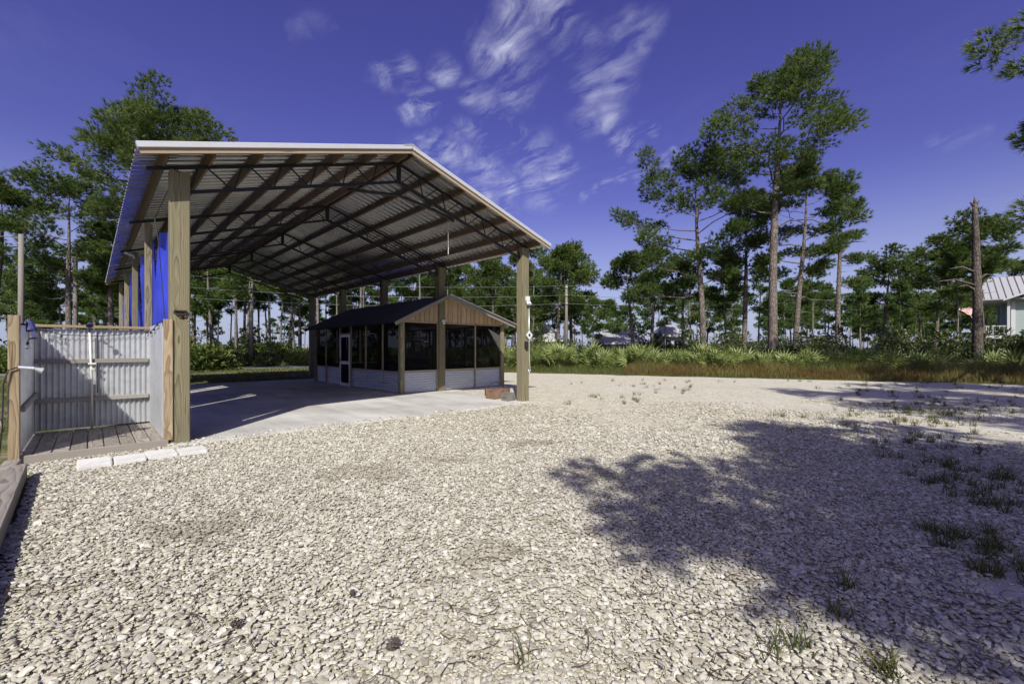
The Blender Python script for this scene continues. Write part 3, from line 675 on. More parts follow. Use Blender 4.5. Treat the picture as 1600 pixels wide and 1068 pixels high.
def wall_v(u, spans, door=None):
    for a, b, sk in spans:
        if sk:
            board('sill_rail', room, (u, a, .72), (u, b, .72), .09, .04, 'lumber')
            corrugated('skirt_panel', room, (u, a + .01, .05), (0, 0, 1), (0, 1, 0), .65, b - a - .02, .080, .020, 'skirt', 8)
        board('head_rail', room, (u, a, ZT - .03), (u, b, ZT - .03), .06, .05, 'lumber')
        add(MB().poly([(u + .012, a, .74), (u + .012, b, .74), (u + .012, b, ZT - .05), (u + .012, a, ZT - .05)] if sk else
                      [(u + .012, a, 2.06), (u + .012, b, 2.06), (u + .012, b, ZT - .05), (u + .012, a, ZT - .05)]), 'screen', 'screen', room)
LW = [(VF + .157, 5.1, True), (5.1, 6.35, True), (6.35, 7.58, True), (7.62, 8.56, False), (8.6, 10.0, True), (10.0, VK - .13, True)]
wall_v(UL + .05, LW)
for v in (5.1, 6.35): board('stud', room, (UL + .03, v, .745), (UL + .03, v, ZT - .06), .05, .05, 'lumber')
for v in (7.6, 8.58, 10.0): board('stud', room, (UL + .03, v, .03), (UL + .03, v, ZT - .06), .055, .055, 'lumber')
board('door_header', room, (UL + .04, 7.63, 2.03), (UL + .04, 8.55, 2.03), .06, .05, 'lumber')
wall_v(UR - .05, [(VF + .157, 6.3, True), (6.3, 8.7, True), (8.7, VK - .13, True)])
for v in (6.3, 8.7): board('stud', room, (UR - .03, v, .03), (UR - .03, v, ZT - .06), .05, .05, 'lumber')
dr = add(MB().box(UL - .005, UL + .03, 7.64, 7.72, .04, 1.99).box(UL - .005, UL + .03, 8.46, 8.54, .04, 1.99).box(UL - .005, UL + .03, 7.721, 8.459, 1.90, 1.99)
         .box(UL - .005, UL + .03, 7.721, 8.459, .86, .98).box(UL - .005, UL + .03, 7.721, 8.459, .04, .15), 'screen_door', 'white_paint', room)
add(MB().poly([(UL + .012, 7.72, .98), (UL + .012, 8.46, .98), (UL + .012, 8.46, 1.9), (UL + .012, 7.72, 1.9)]), 'screen', 'screen', dr)
add(MB().poly([(UL + .012, 7.72, .15), (UL + .012, 8.46, .15), (UL + .012, 8.46, .86), (UL + .012, 7.72, .86)]), 'screen', 'screen', dr)
add(MB().box(UL - .04, UL - .006, 8.49, 8.51, .95, 1.1), 'handle', 'black_plastic', dr)
# gable siding, one board after another
def siding(v, u0, u1, n):
    for k in range(n):
        a, b = u0 + (u1 - u0) * k / n, u0 + (u1 - u0) * (k + 1) / n - .018; dv = .004 * (k % 2)
        L0, L1 = rroof(a) - .03 - ZT, rroof(b) - .03 - ZT
        if UR_ > a and UR_ < b: L0 = L1 = min(L0, L1)
        if min(L0, L1) < .03: continue
        mb = MB().prism([(0, 0, -(.001)), (max(L0, .02), 0, -.001), (max(L1, .02), b - a, -.001), (0, b - a, -.001)], (0, 0, .022))
        add(mb, 'siding_board', 'siding', room, Matrix(((0, 1, 0, a), (0, 0, -1, v - .03 + dv), (1, 0, 0, ZT + .005), (0, 0, 0, 1))))
siding(VF, UL + .02, 7.5, 8); siding(VF, 7.5, UR, 15); siding(VK + .06, UL, UR, 20)
for nme, ua in (('roof_slope', 5.72), ('roof_slope', 10.85)):
    sg = -1 if ua < UR_ else 1; za = rroof(ua)
    mb = MB()
    # slightly sagging sheet with thickness
    fn = lambda i, j, dz=0.: (ua + (UR_ - ua) * j, VF - .33 + (VK + .3 - VF + .33) * i, za + (3.27 - za) * j + dz + .012 * math.sin(i * 17 + j * 5) * math.sin(math.pi * j) + .004 * math.sin(i * 60))
    mb.grid(fn, 30, 6); mb.grid(lambda i, j: fn(i, j, -.035), 30, 6)
    add(mb, nme, 'darkroof' if sg < 0 else 'greyroof', room, None, True)
    L = Vector((UR_ - ua, 0, 3.27 - za)).length
    for v in (VF - .345, VK + .315):
        board('rake_board', room, (ua, v, za - .05), (UR_, v, 3.22), .03, .12, 'weathered')
    if sg > 0: board('rake_cap', room, (ua, VF - .36, za + .03), (UR_, VF - .36, 3.30), .16, .02, 'galv')
board('ridge_board', room, (UR_, VF - .3, 3.18), (UR_, VK + .3, 3.18), .04, .12, 'weathered')
for k in range(5): board('rafter', room, (10.8, VF + .1 + k * 1.75, 2.29), (UR_ + .05, VF + .1 + k * 1.75, 3.17), .04, .09, 'weathered')
add(MB().poly([(9.75, VF - .012, 2.2), (10.36, VF - .012, 1.95), (10.36, VF - .03, 1.3), (10.25, VF - .05, 1.4)]), 'torn_flap', 'screen_flap', room)
o = add(MB().box(W - .05, W + .05, 3.76, 3.822, 2.36, 2.43).tube([(W, 3.77, 2.36), (W, 3.74, 2.31)], [.03, .05], 8), 'porch_light', 'white_paint', None, PAV)
tag(o, 'tiny white lamp on the post before the screened room', 'light')

# golf cart parked behind the screened room
gx, gy = -5.0, 23.2
gc = thing('golf_cart', 'dark golf cart with pale roof parked behind the screened room', 'golf cart', (gx, gy, 0), R(8))
add(MB().prism([(-.55, -1.1, .35), (-.55, -1.15, .7), (-.55, -.75, .95), (-.55, -.45, .9), (-.55, -.4, .42), (-.55, .25, .42), (-.55, .3, .75), (-.55, 1.05, .8), (-.55, 1.1, .35)], (1.1, 0, 0)), 'body', 'cart_body', gc)
add(MB().grid(lambda i, j: (-.6 + 1.2 * i, -.85 + 1.8 * j, 1.83 + .07 * math.sin(math.pi * i) * math.sin(math.pi * (.1 + .8 * j))), 10, 8).box(-.6, .6, -.85, .95, 1.78, 1.828), 'roof', 'white_paint', gc, None, False)
for x in (-.52, .52):
    for y, y2 in ((-.7, -.5), (.9, .75)): add(MB().tube([(x, y2, .8), (x, y, 1.78)], .02, 6), 'strut', 'black_plastic', gc)
    for y in (-.8, .75):
        add(MB().tube([(x - .09, y, .23), (x + .09, y, .23)], .23, 16), 'wheel', 'tyre', gc)
    add(MB().box(x - .1, x + .1, -1.19, -1.15, .58, .68), 'headlight', 'white_paint', gc)
add(MB().box(-.5, .5, .1, .5, .76, .88).box(-.5, .5, .5, .6, .88, 1.3), 'seat', 'house_white', gc)

# ------------------------------------------------------------------ outdoor shower stall
st = pav_thing('outdoor_shower', 'corrugated metal outdoor shower stall with plank floor and timber frame', 'shower stall')
A0, A1, B0, B1, ZD, ZS = -1.72, -.17, -.16, 1.98, .105, 1.88
for k in range(9):
    w = (A1 - A0) / 9; board('deck_board', st, (A0 + w * (k + .5), B0 + .06, ZD - .02 + .003 * (k % 2)), (A0 + w * (k + .5), B1 + .02, ZD - .02 + .003 * (k % 2)), round(w - .012, 4), .038, 'weathered')
board('rim_board', st, (A0 - .02, B0 + .02, .045), (A1 + .02, B0 + .02, .045), .04, .13, 'weathered')
board('corner_post', st, (A0 + .02, B0 + .02, .03), (A0 + .02, B0 + .02, ZS + .03), .10, .12, 'lumber', (0, 1, 0))
board('corner_post', st, (A1 + .02, B0 + .05, .10), (A1 + .02, B0 + .05, ZS + .05), .11, .09, 'lumber', (0, 1, 0))
board('corner_post', st, (A0 + .02, B1 - .03, .10), (A0 + .02, B1 - .03, ZS - .04), .09, .09, 'lumber')
board('corner_post', st, (A1 - .0, B1 + .08, .0), (A1 - .0, B1 + .08, ZS - .04), .09, .09, 'lumber')
corrugated('back_wall', st, (A0 + .05, B1, ZD + .03), (1, 0, 0), (0, 0, 1), A1 - A0 - .08, ZS - ZD - .10, .072, .015, 'galv', 8)
corrugated('side_wall', st, (A1 - .03, B0 + .10, ZD + .02), (0, 1, 0), (0, 0, 1), B1 - B0 - .12, ZS - ZD - .02, .072, .015, 'galv', 8)
corrugated('side_wall', st, (A0 + .05, B0 + .09, ZD + .02), (0, 1, 0), (0, 0, 1), B1 - B0 - .12, ZS - ZD - .08, .072, .015, 'galv', 8)
board('cap_rail', st, (A0 + .07, B1 - .01, ZS - .025), (A1 + .03, B1 - .01, ZS - .025), .12, .045, 'lumber')
for z in (1.27, .62):
    board('rail', st, (A0 + .07, B1 - .045, z), (A1 - .06, B1 - .045, z), .045, .075, 'rail')
board('rail', st, (A0 + .09, B0 + .1, .70), (A0 + .09, B1 - .09, .74), .035, .07, 'rail')
pu = -.98
pp = add(MB().tube([(pu, B1 - .10, ZD + .01), (pu - .01, B1 - .10, 1.1), (pu - .03, B1 - .10, ZS - .12)], .016, 8), 'water_pipe', 'pvc', st, None, True)
add(MB().tube([(pu - .05, B1 - .12, 1.22), (pu + .05, B1 - .12, 1.22)], .018, 8).tube([(pu, B1 - .16, 1.14), (pu, B1 - .10, 1.14)], .02, 8), 'valve', 'pvc', pp)
add(MB().tube([(pu - .03, B1 - .10, ZS - .13), (pu - .03, B1 - .16, ZS - .06), (pu - .03, B1 - .36, ZS + .02)], .011, 8).tube([(pu - .03, B1 - .36, ZS + .03), (pu - .03, B1 - .40, ZS - .02)], [.018, .05], 12), 'shower_head', 'blue_shade', pp)
add(MB().tube([(pu + .07, B1 - .06, .72), (pu + .07, B1 - .06, ZS - .12)], .008, 6), 'supply_tube', 'black_plastic', pp)
# clamp lamp on the left wall and hooks
cl = pav_thing('clamp_lamp', 'silver clamp lamp with cable on the stall corner post', 'lamp')
add(MB().tube([(A0 + .06, B0 - .06, 1.25), (A0 + .20, B0 - .06, 1.23)], [.02, .025], 8).tube([(A0 + .20, B0 - .06, 1.23), (A0 + .27, B0 - .05, 1.2)], [.02, .04], 10), 'lamp_head', 'galv', cl)
add(MB().tube([(A0 + .06, B0 - .06, 1.25), (A0 - .02, B0 - .07, 1.22), (A0 - .06, B0 - .08, 1.05), (A0 - .07, B0 - .08, .5), (A0 - .10, B0 - .06, .12), (A0 - .3, B0 + .2, .01)], .008, 6), 'cable', 'black_plastic', cl, None, True)
s2 = pav_thing('solar_light', 'blue capped solar light beside the stall corner post', 'light')
add(MB().tube([(A0 + .14, B0 + .1, ZS - .02), (A0 + .17, B0 + .06, ZS - .16)], [.03, .055], 10), 'cap', 'blue_shade', s2)
add(MB().tube([(A0 + .165, B0 + .08, ZS - .15), (A0 + .18, B0 + .05, ZS - .26)], [.035, .045], 10), 'lens', 'chrome', s2)
add(MB().tube([(A0 + .12, B0 + .1, ZS - .08), (A0 + .07, B0 + .1, ZS - .08)], .012, 6), 'arm', 'black_plastic', s2)
# string of clear bulbs along the walls
sl = pav_thing('string_lights', 'wire of small clear bulbs strung round the shower walls', 'string lights')
path = [Vector((A0 + .12, B0 + .25, ZS - .3)), Vector((A0 + .12, 1.2, ZS - .12)), Vector((A0 + .2, B1 - .07, ZS - .10)), Vector((-1.35, B1 - .06, ZS - .17)), Vector((-.9, B1 - .06, ZS - .18)), Vector((-.5, B1 - .06, ZS - .14)), Vector((A1 - .08, B1 - .1, ZS - .08)),
        Vector((A1 - .07, 1.35, ZS - .10)), Vector((A1 - .07, .8, ZS - .06)), Vector((A1 - .07, .3, ZS + .0)), Vector((A1 - .04, -.02, ZS + .03)), Vector((A1 + .0, -.13, 1.5)), Vector((A1 + .06, -.13, 1.0)), Vector((A1 + .06, -.12, .2))]
add(MB().tube(path, .006, 5), 'wire', 'black_plastic', sl, None, True)
for p in (path[0], path[1], path[2], path[3], path[6], path[7], path[8], path[9]):
    b = add(MB().tube([p + Vector((0, 0, -.005)), p + Vector((0, 0, -.04))], .014, 6), 'socket', 'black_plastic', sl)
    add(MB().tube([p + Vector((0, 0, -.04)), p + Vector((0, 0, -.06)), p + Vector((0, 0, -.09)), p + Vector((0, 0, -.10))], [.012, .025, .022, .006], 10), 'bulb', 'bulb', b, None, True)
# four pavers before the stall
LAB = ['white square paver at the plain end of the row, farthest from the barn post', 'white square paver second from the outer end of the row',
       'white square paver between the others, nearer the barn post', 'white square paver lying closest to the big barn post']
for k in range(4):
    u = -1.12 + .335 * k; mb = MB(); b = .012; w, d, h = .322, .44, .042
    mb.prism([(b, 0, 0), (w - b, 0, 0), (w, b, 0), (w, d - b, 0), (w - b, d, 0), (b, d, 0), (0, d - b, 0), (0, b, 0)], (0, 0, h - .006))
    mb.prism([(b * 2, b, h - .006), (w - b * 2, b, h - .006), (w - b, b * 2, h - .006), (w - b, d - b * 2, h - .006), (w - 2 * b, d - b, h - .006), (2 * b, d - b, h - .006), (b, d - 2 * b, h - .006), (b, 2 * b, h - .006)], (0, 0, .006))
    o = add(mb, 'paver', 'paver', None, PAV @ Matrix.Translation((u, -1.07 + (.03, .0, .035, .015)[k], .005 + .006 * (k % 2))) @ Matrix.Rotation((.02, -.015, .03, -.02)[k], 4, 'Z') @ Matrix.Rotation((.02, -.01, .015, -.02)[k], 4, 'X'))
    tag(o, LAB[k], 'paver', 'row of white pavers before the shower stall')
# edging timbers at the left
for n, (p, q, w, t, lab) in enumerate([((-1.60, -1.0, .085), (-1.50, -6.2, .075), .145, .15, 'long grey weathered timber edging the gravel'),
                                       ((-1.80, -1.45, .08), (-1.72, -6.4, .07), .16, .13, 'grey timber lying against the outer side of the edging'),
                                       ((-1.70, -.28, .05), (-1.72, -.98, .05), .14, .10, 'short grey timber offcut at the stall corner')]):
    o = board('edging_timber', None, (0, 0, 0), (0, Vector((p[0] - q[0], p[1] - q[1], p[2] - q[2])).length, 0), w, t, 'weathered', bev=.006)
    o.matrix_world = PAV @ frame(p, q); tag(o, lab, 'timber')
db = pav_thing('dead_branch', 'dry forked driftwood branch leaning at the stall corner', 'branch')
add(MB().tube([(-2.0, -.35, .0), (-1.93, -.2, .2), (-1.88, -.1, .35)], [.05, .04, .03], 8), 'stem', 'deadwood', db, None, True)
for q in (((-1.88, -.1, .33), (-1.95, -.05, .5), (-1.93, .0, .62)), ((-1.9, -.12, .3), (-1.8, -.12, .45), (-1.82, -.1, .58)), ((-1.95, -.25, .15), (-2.1, -.2, .3), (-2.08, -.1, .45)), ((-1.88, -.1, .35), (-1.86, .05, .5), (-1.9, .1, .66))):
    add(MB().tube(q, [.022, .014, .004], 6), 'twig', 'deadwood', db, None, True)

# ------------------------------------------------------------------ vegetation
def tri_mesh(name, V, T, m, tint=None):
    """fast mesh from arrays of vertices and triangles, one tint value for each vertex"""
    me = bpy.data.meshes.new(name); V = np.asarray(V, np.float32); T = np.asarray(T, np.int32)
    me.vertices.add(len(V)); me.vertices.foreach_set('co', V.ravel()); me.loops.add(T.size); me.loops.foreach_set('vertex_index', T.ravel())
    me.polygons.add(len(T)); me.polygons.foreach_set('loop_start', np.arange(0, T.size, 3, dtype=np.int32)); me.polygons.foreach_set('loop_total', np.full(len(T), 3, np.int32))
    if tint is not None:
        a = me.attributes.new('tint', 'FLOAT', 'POINT'); a.data.foreach_set('value', np.asarray(tint, np.float32))
    me.materials.append(M[m]); me.update(calc_edges=True); return me
def unit(a): return a / np.maximum(np.linalg.norm(a, axis=-1, keepdims=True), 1e-9)
def needle_tris(C, D, per, length, width, spread, g, tint):
    """per needles from every tuft centre C, fanned round direction D"""
    n = len(C); C = np.repeat(C, per, 0); D = np.repeat(D, per, 0); tint = np.repeat(tint, per)
    d = unit(D + g.normal(0, spread, (n * per, 3))); L = length * g.uniform(.65, 1.15, (n * per, 1))
    s = unit(np.cross(d, g.normal(0, 1, (n * per, 3)))) * width * .5
    droop = np.zeros_like(d); droop[:, 2] = -.12 * L[:, 0]
    V = np.stack([C - s, C + s, C + d * L + droop], 1).reshape(-1, 3)
    return V, np.arange(len(V)).reshape(-1, 3), np.repeat(np.clip(tint + g.normal(0, .12, n * per), 0, 1), 3)
def pine(seed, H, Rc, cb, r0, limbs=15, pad=.5, tufts=24, per=12, nl=.30, nw=.022, lean=(0, 0), shape='umbrella', custom=(), sub=5, wob=.25, sides=9):
    g = np.random.default_rng(seed); mb = MB()
    ph = g.uniform(0, 6.28, 4)
    def tp(t): return np.array([lean[0] * t * H + wob * (math.sin(t * 4 + ph[0]) - math.sin(ph[0])) * t, lean[1] * t * H + wob * (math.sin(t * 3.3 + ph[1]) - math.sin(ph[1])) * t, t * H])
    ts = np.linspace(0, .985, 16)
    def tr(t): return r0 * (1.25 - .25 * min(t / .04, 1)) * (1 - .55 * t) if t < cb else r0 * (1 - .55 * cb) * max(.08, 1 - (t - cb) / (1 - cb) * .95)
    pts = [tp(t) for t in ts]; pts[0][2] = -.2
    mb.tube(pts, [tr(t) for t in ts], sides, False)
    PC, PD, PR = [], [], []
    def limb(t, az, L, el, rise, bare=False, rr=None):
        o = tp(t); d = np.array([math.cos(az) * math.cos(el), math.sin(az) * math.cos(el), math.sin(el)])
        sw = np.array([-math.sin(az), math.cos(az), 0]) * g.normal(0, .10) * L
        q = [o + d * L * s + np.array([0, 0, rise * L * s * s]) + sw * math.sin(s * 3.14) + (g.normal(0, .03 * L, 3) if 0 < s < 1 else 0) for s in (0, .2, .4, .6, .8, 1.)]
        r = rr or max(.018, tr(t) * .38 * min(1, L / (.6 * Rc)))
        mb.tube(q, [r, r * .85, r * .7, r * .55, r * .38, r * .2], 6, False)
        if bare: return
        for k in range(sub + 1):
            s = .38 + .62 * k / sub; i = min(int(s * 5), 4); f = s * 5 - i; b = q[i] * (1 - f) + q[i + 1] * f
            if k == sub: e = b
            else:
                aa = az + (1 if k % 2 else -1) * g.uniform(.5, 1.2); ll = L * g.uniform(.18, .36) * (1.15 - .45 * s)
                e = b + np.array([math.cos(aa), math.sin(aa), g.uniform(.1, .6)]) * ll
                mb.tube([b, (b + e) / 2 + np.array([0, 0, -.05 * ll]), e], [r * .4, r * .28, r * .12], 5, False)
            PC.append(e); PD.append(unit(e - (o + np.array([0, 0, -.3 * Rc])))); PR.append(pad * g.uniform(.7, 1.25))
    az = g.uniform(0, 6.28)
    for k in range(limbs):
        q = (k + g.uniform(.1, .9)) / limbs; t = cb + (1 - cb) * q * .97; az += 2.4 + g.normal(0, .35)
        pf = {'umbrella': (.45 + .75 * math.sin(math.pi * min(q * .85 + .08, 1))) * (1 - .55 * q ** 3), 'cone': 1.05 - .7 * q, 'flat': .55 + .5 * q * (1.2 - .6 * q), 'tuft': .8 - .3 * q, 'dome': math.sqrt(1 - (.93 * q) ** 2)}[shape]
        L = Rc * pf * g.uniform(.7, 1.12); el = R(-4 + 52 * q ** 1.4 + g.normal(0, 7))
        limb(t, az, L, el, .16 + .1 * g.random())
    for c in custom: limb(*c)
    for k in range(4): PC.append(tp(.985) + g.normal(0, .25 * Rc * .4, 3) * np.array([1, 1, .4])); PD.append(np.array([0, 0, 1.])); PR.append(pad)
    for k in range(int(g.integers(2, 6))):      # dead stubs under the crown
        t = g.uniform(cb * .55, cb); a = g.uniform(0, 6.28); L = g.uniform(.3, 1.1); limb(t, a, L, R(g.uniform(-10, 30)), 0, True, .022)
    PC, PD, PR = np.array(PC), np.array(PD), np.array(PR)
    nt_ = len(PC); C = np.repeat(PC, tufts, 0); D = np.repeat(PD, tufts, 0); rr = np.repeat(PR, tufts)
    off = unit(g.normal(0, 1, (len(C), 3))) * (g.random((len(C), 1)) ** .45) * rr[:, None]; off[:, 2] *= .62
    base = np.repeat(g.uniform(.25, .75, nt_), tufts)
    V, T, ti = needle_tris(C + off, D * .5 + unit(off) * .8 + np.array([0, 0, .38]), per, nl, nw, .45, g, np.clip(base + g.normal(0, .1, len(C)), 0, 1))
    return mb, V, T, ti
def make_tree(name, label, x, y, geo, group=None, cat='tree', needles='needles', bark='bark'):
    mb, V, T, ti = geo; o = thing(name, label, cat, (x, y, -.03), 0., group)
    add(mb, 'trunk', bark, o, None, True)
    link('crown', tri_mesh('crown', V, T, needles, ti), o); return o
def T(px, Y, ty): return at(px, Y), Y, z_at(ty, Y)

# the pines one can tell apart, right of the barn
def hero(seed, px, Y, ty, cpx, cb, tw, label, **kw):
    x, y, H = T(px, Y, ty); H -= .42 * cpx / 2 / F * Y
    kw['limbs'] = int(kw['limbs'] * 1.2); kw['tufts'] = int(kw['tufts'] * 1.25); kw['nw'] *= 1.0; kw['pad'] *= .86; kw['per'] = 17; kw['nl'] *= .85; kw['sub'] = kw.get('sub', 5) + 1
    return make_tree('pine_tree', label, x, y, pine(seed, H, cpx / 2 / F * Y, cb, tw / 2 / F * Y, **kw))
_t = hero(11, 1208, 27, 88, 200, .60, 14.5, 'tallest pine, straight grey trunk and big uneven crown', limbs=17, tufts=30, pad=.78, nl=.36, nw=.030, per=13,
     custom=[(.55, .6, 3.6, R(14), .1), (.50, 3.85, 4.4, R(12), -.22, True, .06)])
_t.rotation_euler.z = 2.5
hero(12, 1099, 29, 218, 205, .52, 10.5, 'spreading pine with long low bare limbs left of the tallest pine', limbs=17, tufts=26, pad=.70, nl=.34, nw=.030, per=12,
     custom=[(.40, 3.1, 4.6, R(-14), .12), (.46, 3.4, 4.0, R(12), .06), (.43, .2, 2.4, R(15), .1)])
hero(13, 1163, 33, 285, 105, .45, 8.5, 'slimmer dark pine between the spreading and the tallest pine', limbs=13, tufts=24, pad=.68, nl=.34, nw=.032, per=12, shape='cone')
hero(14, 1242, 29, 238, 130, .48, 9.0, 'full pine just right of the tallest pine with drooping bare limb', limbs=14, tufts=26, pad=.66, nl=.34, nw=.030, per=12, lean=(.015, 0),
     custom=[(.36, .2, 3.2, R(12), -.25, True, .05), (.38, 3.3, 2.2, R(5), .0, True, .04)])
hero(15, 1308, 30, 268, 80, .58, 8.0, 'thin pine with one dead arching limb', limbs=9, tufts=20, pad=.6, nl=.34, nw=.030, per=12, shape='tuft', lean=(.02, 0), sub=4,
     custom=[(.62, .1, 3.0, R(48), -.42, True, .075), (.45, .25, 1.6, R(10), .0)])
hero(16, 1382, 46, 396, 88, .55, 6.5, 'flat-topped pine standing alone in the gap beside the dead snag', limbs=12, tufts=18, pad=.75, nl=.42, nw=.05, per=10, shape='flat')
hero(17, 1462, 42, 380, 105, .5, 6.0, 'dense dark pine left of the dead snag', limbs=15, tufts=20, pad=.8, nl=.42, nw=.05, per=10)
hero(18, 1537, 33, 340, 135, .68, 8.0, 'wide flat-topped pine behind the dead snag', limbs=14, tufts=22, pad=.7, nl=.38, nw=.04, per=11, shape='flat')
hero(19, 1603, 60, 395, 70, .5, 7.0, 'pine rising behind the grey-roofed house', limbs=12, tufts=20, pad=.7, nl=.4, nw=.045, per=10)
hero(20, 990, 40, 392, 78, .62, 6.0, 'slender pine with small tilted crown beside the low grey roof', limbs=9, tufts=20, pad=.7, nl=.4, nw=.045, per=11, lean=(-.03, 0))
hero(21, 1018, 43, 378, 72, .55, 6.0, 'darker twin pine beside the slender tilted pine', limbs=11, tufts=20, pad=.75, nl=.4, nw=.045, per=11)
hero(22, 1066, 40, 402, 60, .62, 5.0, 'leaning pole-thin pine with sparse crown', limbs=7, tufts=16, pad=.6, nl=.4, nw=.045, per=10, lean=(.05, 0), sub=3)
hero(23, 872, 48, 378, 84, .42, 6.5, 'broad pine crowding the utility pole beyond the barn', limbs=16, tufts=22, pad=.9, nl=.44, nw=.05, per=11)
hero(24, 893, 52, 376, 70, .45, 6.0, 'rounded pine overlapping the broad one by the utility pole', limbs=14, tufts=20, pad=.95, nl=.44, nw=.055, per=11)
hero(25, 772, 50, 400, 70, .40, 6.0, 'pine seen between the barn posts above the screened room', limbs=14, tufts=18, pad=.95, nl=.44, nw=.055, per=10)
hero(26, 272, 25, 176, 225, .72, 15, 'great spreading pine towering over the left end of the barn', limbs=22, tufts=30, pad=.78, nl=.36, nw=.026, per=13, shape='dome',
     custom=[(.70, 3.0, 3.7, R(8), .0), (.72, 2.6, 3.6, R(14), .05), (.68, 3.35, 3.2, R(-2), -.05), (.74, .3, 3.6, R(14), .05)])
hero(27, 108, 28, 264, 150, .50, 9.5, 'upright pine behind the shower stall', limbs=12, tufts=26, pad=.72, nl=.36, nw=.03, per=12)
hero(28, -14, 27, 270, 115, .60, 9.5, 'pine leaning its crown past the bare utility pole', limbs=11, tufts=24, pad=.72, nl=.36, nw=.03, per=12)
hero(29, 174, 30, 340, 70, .55, 8.0, 'pine close beside the barn eave', limbs=8, tufts=22, pad=.7, nl=.38, nw=.034, per=12)
# trees whose shade falls on the gravel
make_tree('pine_tree', 'near pine whose branches hang over the right edge of the yard', 20.6, 12.6, pine(31, 14.5, 4.3, .36, .22, limbs=24, tufts=40, pad=.6, nl=.34, nw=.03, per=15))
make_tree('pine_tree', 'pine casting the broad shade on the near gravel', 5.7, -5.6, pine(32, 9.6, 3.3, .45, .2, limbs=28, tufts=48, pad=.72, nl=.34, nw=.05, per=13))
make_tree('pine_tree', 'lower pine adding streaky shade to the near gravel', 6.2, -8.4, pine(35, 10.0, 3.4, .42, .2, limbs=16, tufts=32, pad=.6, nl=.34, nw=.045, per=12))
make_tree('pine_tree', 'second pine shading the right side of the yard', 12.6, -2.6, pine(33, 15.0, 3.8, .45, .2, limbs=22, tufts=36, pad=.7, nl=.34, nw=.05, per=12))
make_tree('pine_tree', 'third pine shading the far right corner of the yard', 17.5, 1.5, pine(34, 14.0, 3.6, .4, .2, limbs=22, tufts=36, pad=.7, nl=.34, nw=.05, per=12))
# dead snag
x, y, H = T(1527, 24, 318)
sg = thing('dead_snag', 'dead broken pine trunk standing before the grey-roofed house', 'tree', (x, y, -.03))
mb = MB().tube([(0, 0, -.2), (.02, 0, 2), (.05, .03, 4.2), (0, .05, 6), (-.06, .02, 7.6), (-.12, 0, 8.8), (-.15, 0, H)], [.27, .22, .20, .18, .15, .12, .09], 12)
add(mb, 'trunk', 'bark_dark', sg, None, True)
for q in (((-.14, 0, H - .15), (-.3, 0, H + .02), (-.42, 0, H + .12)), ((-.14, 0, H - .2), (.02, 0, H + .05), (.12, 0, H + .2)), ((-.15, 0, H - .05), (-.13, 0, H + .2), (-.16, 0, H + .38))):
    add(MB().tube(q, [.09, .06, .015], 7), 'broken_limb', 'bark_dark', sg, None, True)
for z, a, L in ((7.0, .3, .9), (5.6, 2.8, 1.5), (5.2, .2, 1.2), (4.9, 3.3, 2.2), (4.6, 2.9, 1.0)):
    add(MB().tube([(0, 0, z), (math.cos(a) * L * .5, .1, z + .35), (math.cos(a) * L, .15, z + .25)], [.07, .05, .015], 6), 'broken_limb', 'bark_dark', sg, None, True)

# woods: a few kinds of pine copied one by one
KIN = []
for i, (H, Rc, cb, sh, n) in enumerate([(14, 2.5, .55, 'umbrella', 15), (16, 2.2, .62, 'tuft', 11), (12, 2.6, .45, 'flat', 12), (15, 2.0, .5, 'cone', 14), (17, 2.4, .66, 'umbrella', 12), (11, 2.0, .4, 'cone', 12)]):
    lab = ['slim pine with rounded crown', 'very slim pine with small high crown', 'short pine with flat spreading crown', 'narrow pine with pointed crown', 'tall bare-trunked pine with high crown', 'low bushy pine'][i]
    t = make_tree('pine_tree', lab, 0, 0, pine(200 + i, H, Rc, cb, .15, limbs=n, tufts=20, pad=.72, nl=.42, nw=.075, per=12, sub=4, sides=7), None, 'tree', 'needles_far', 'bark_grey')
    KIN.append((t, lab, [0]))
WG = {'road': ('in the wood across the lane', 'pines in the wood across the lane'), 'far': ('in the far wood beyond the palmettos', 'pines in the far wood'), 'mid': ('standing among the shrubs right of the barn', 'pines among the shrubs')}
def wood_pine(kind, x, y, s, where, rz=None):
    t, lab, cnt = KIN[kind]; o = t if cnt[0] == 0 else copy_tree(t); cnt[0] += 1
    setloc(o, x, y, -.03, random.uniform(0, 6.28) if rz is None else rz, (s * random.uniform(.85, 1.1), s * random.uniform(.85, 1.1), s))
    tag(o, lab + ' ' + WG[where][0], 'tree', lab.split(' ')[0] + ' ' + WG[where][1] if False else WG[where][1] + ', ' + lab)
g = np.random.default_rng(77)
placed = []
def free(x, y, d):
    for a, b in placed:
        if (a - x) ** 2 + (b - y) ** 2 < d * d: return False
    placed.append((x, y)); return True
WOODS = []
n = 0
while n < 112:
    v = 32 + 34 * g.random() ** 1.3; u = g.uniform(-34, 62); x, y = uvw(u, v)
    px = 800 + F * x / max(y, 1)
    if y < 20 or px < -60 or px > 840 or not free(x, y, 1.6): continue
    k = int(g.choice([0, 1, 1, 4, 4, 3, 5]))
    wood_pine(k, x, y, g.uniform(.72, 1.05) if px > 260 else g.uniform(.42, .6), 'road'); n += 1
for k in range(60):     # young growth and far trees closing the gaps between the trunks
    u, v = g.uniform(-34, 70), g.uniform(36, 95); x, y = uvw(u, v); px = 800 + F * x / max(y, 1)
    if y < 20 or px < -60 or px > 860 or not free(x, y, 1.8): continue
    wood_pine(int(g.choice([5, 5, 3, 2])), x, y, g.uniform(.5, .8), 'road')
for k in range(110):     # understorey deep in the woods
    if k % 2: x, y = uvw(g.uniform(-34, 66), g.uniform(38, 70))
    else: y = g.uniform(38, 75); x = at(g.uniform(800, 1650), y)
    WOODS.append((x, y))
n = 0
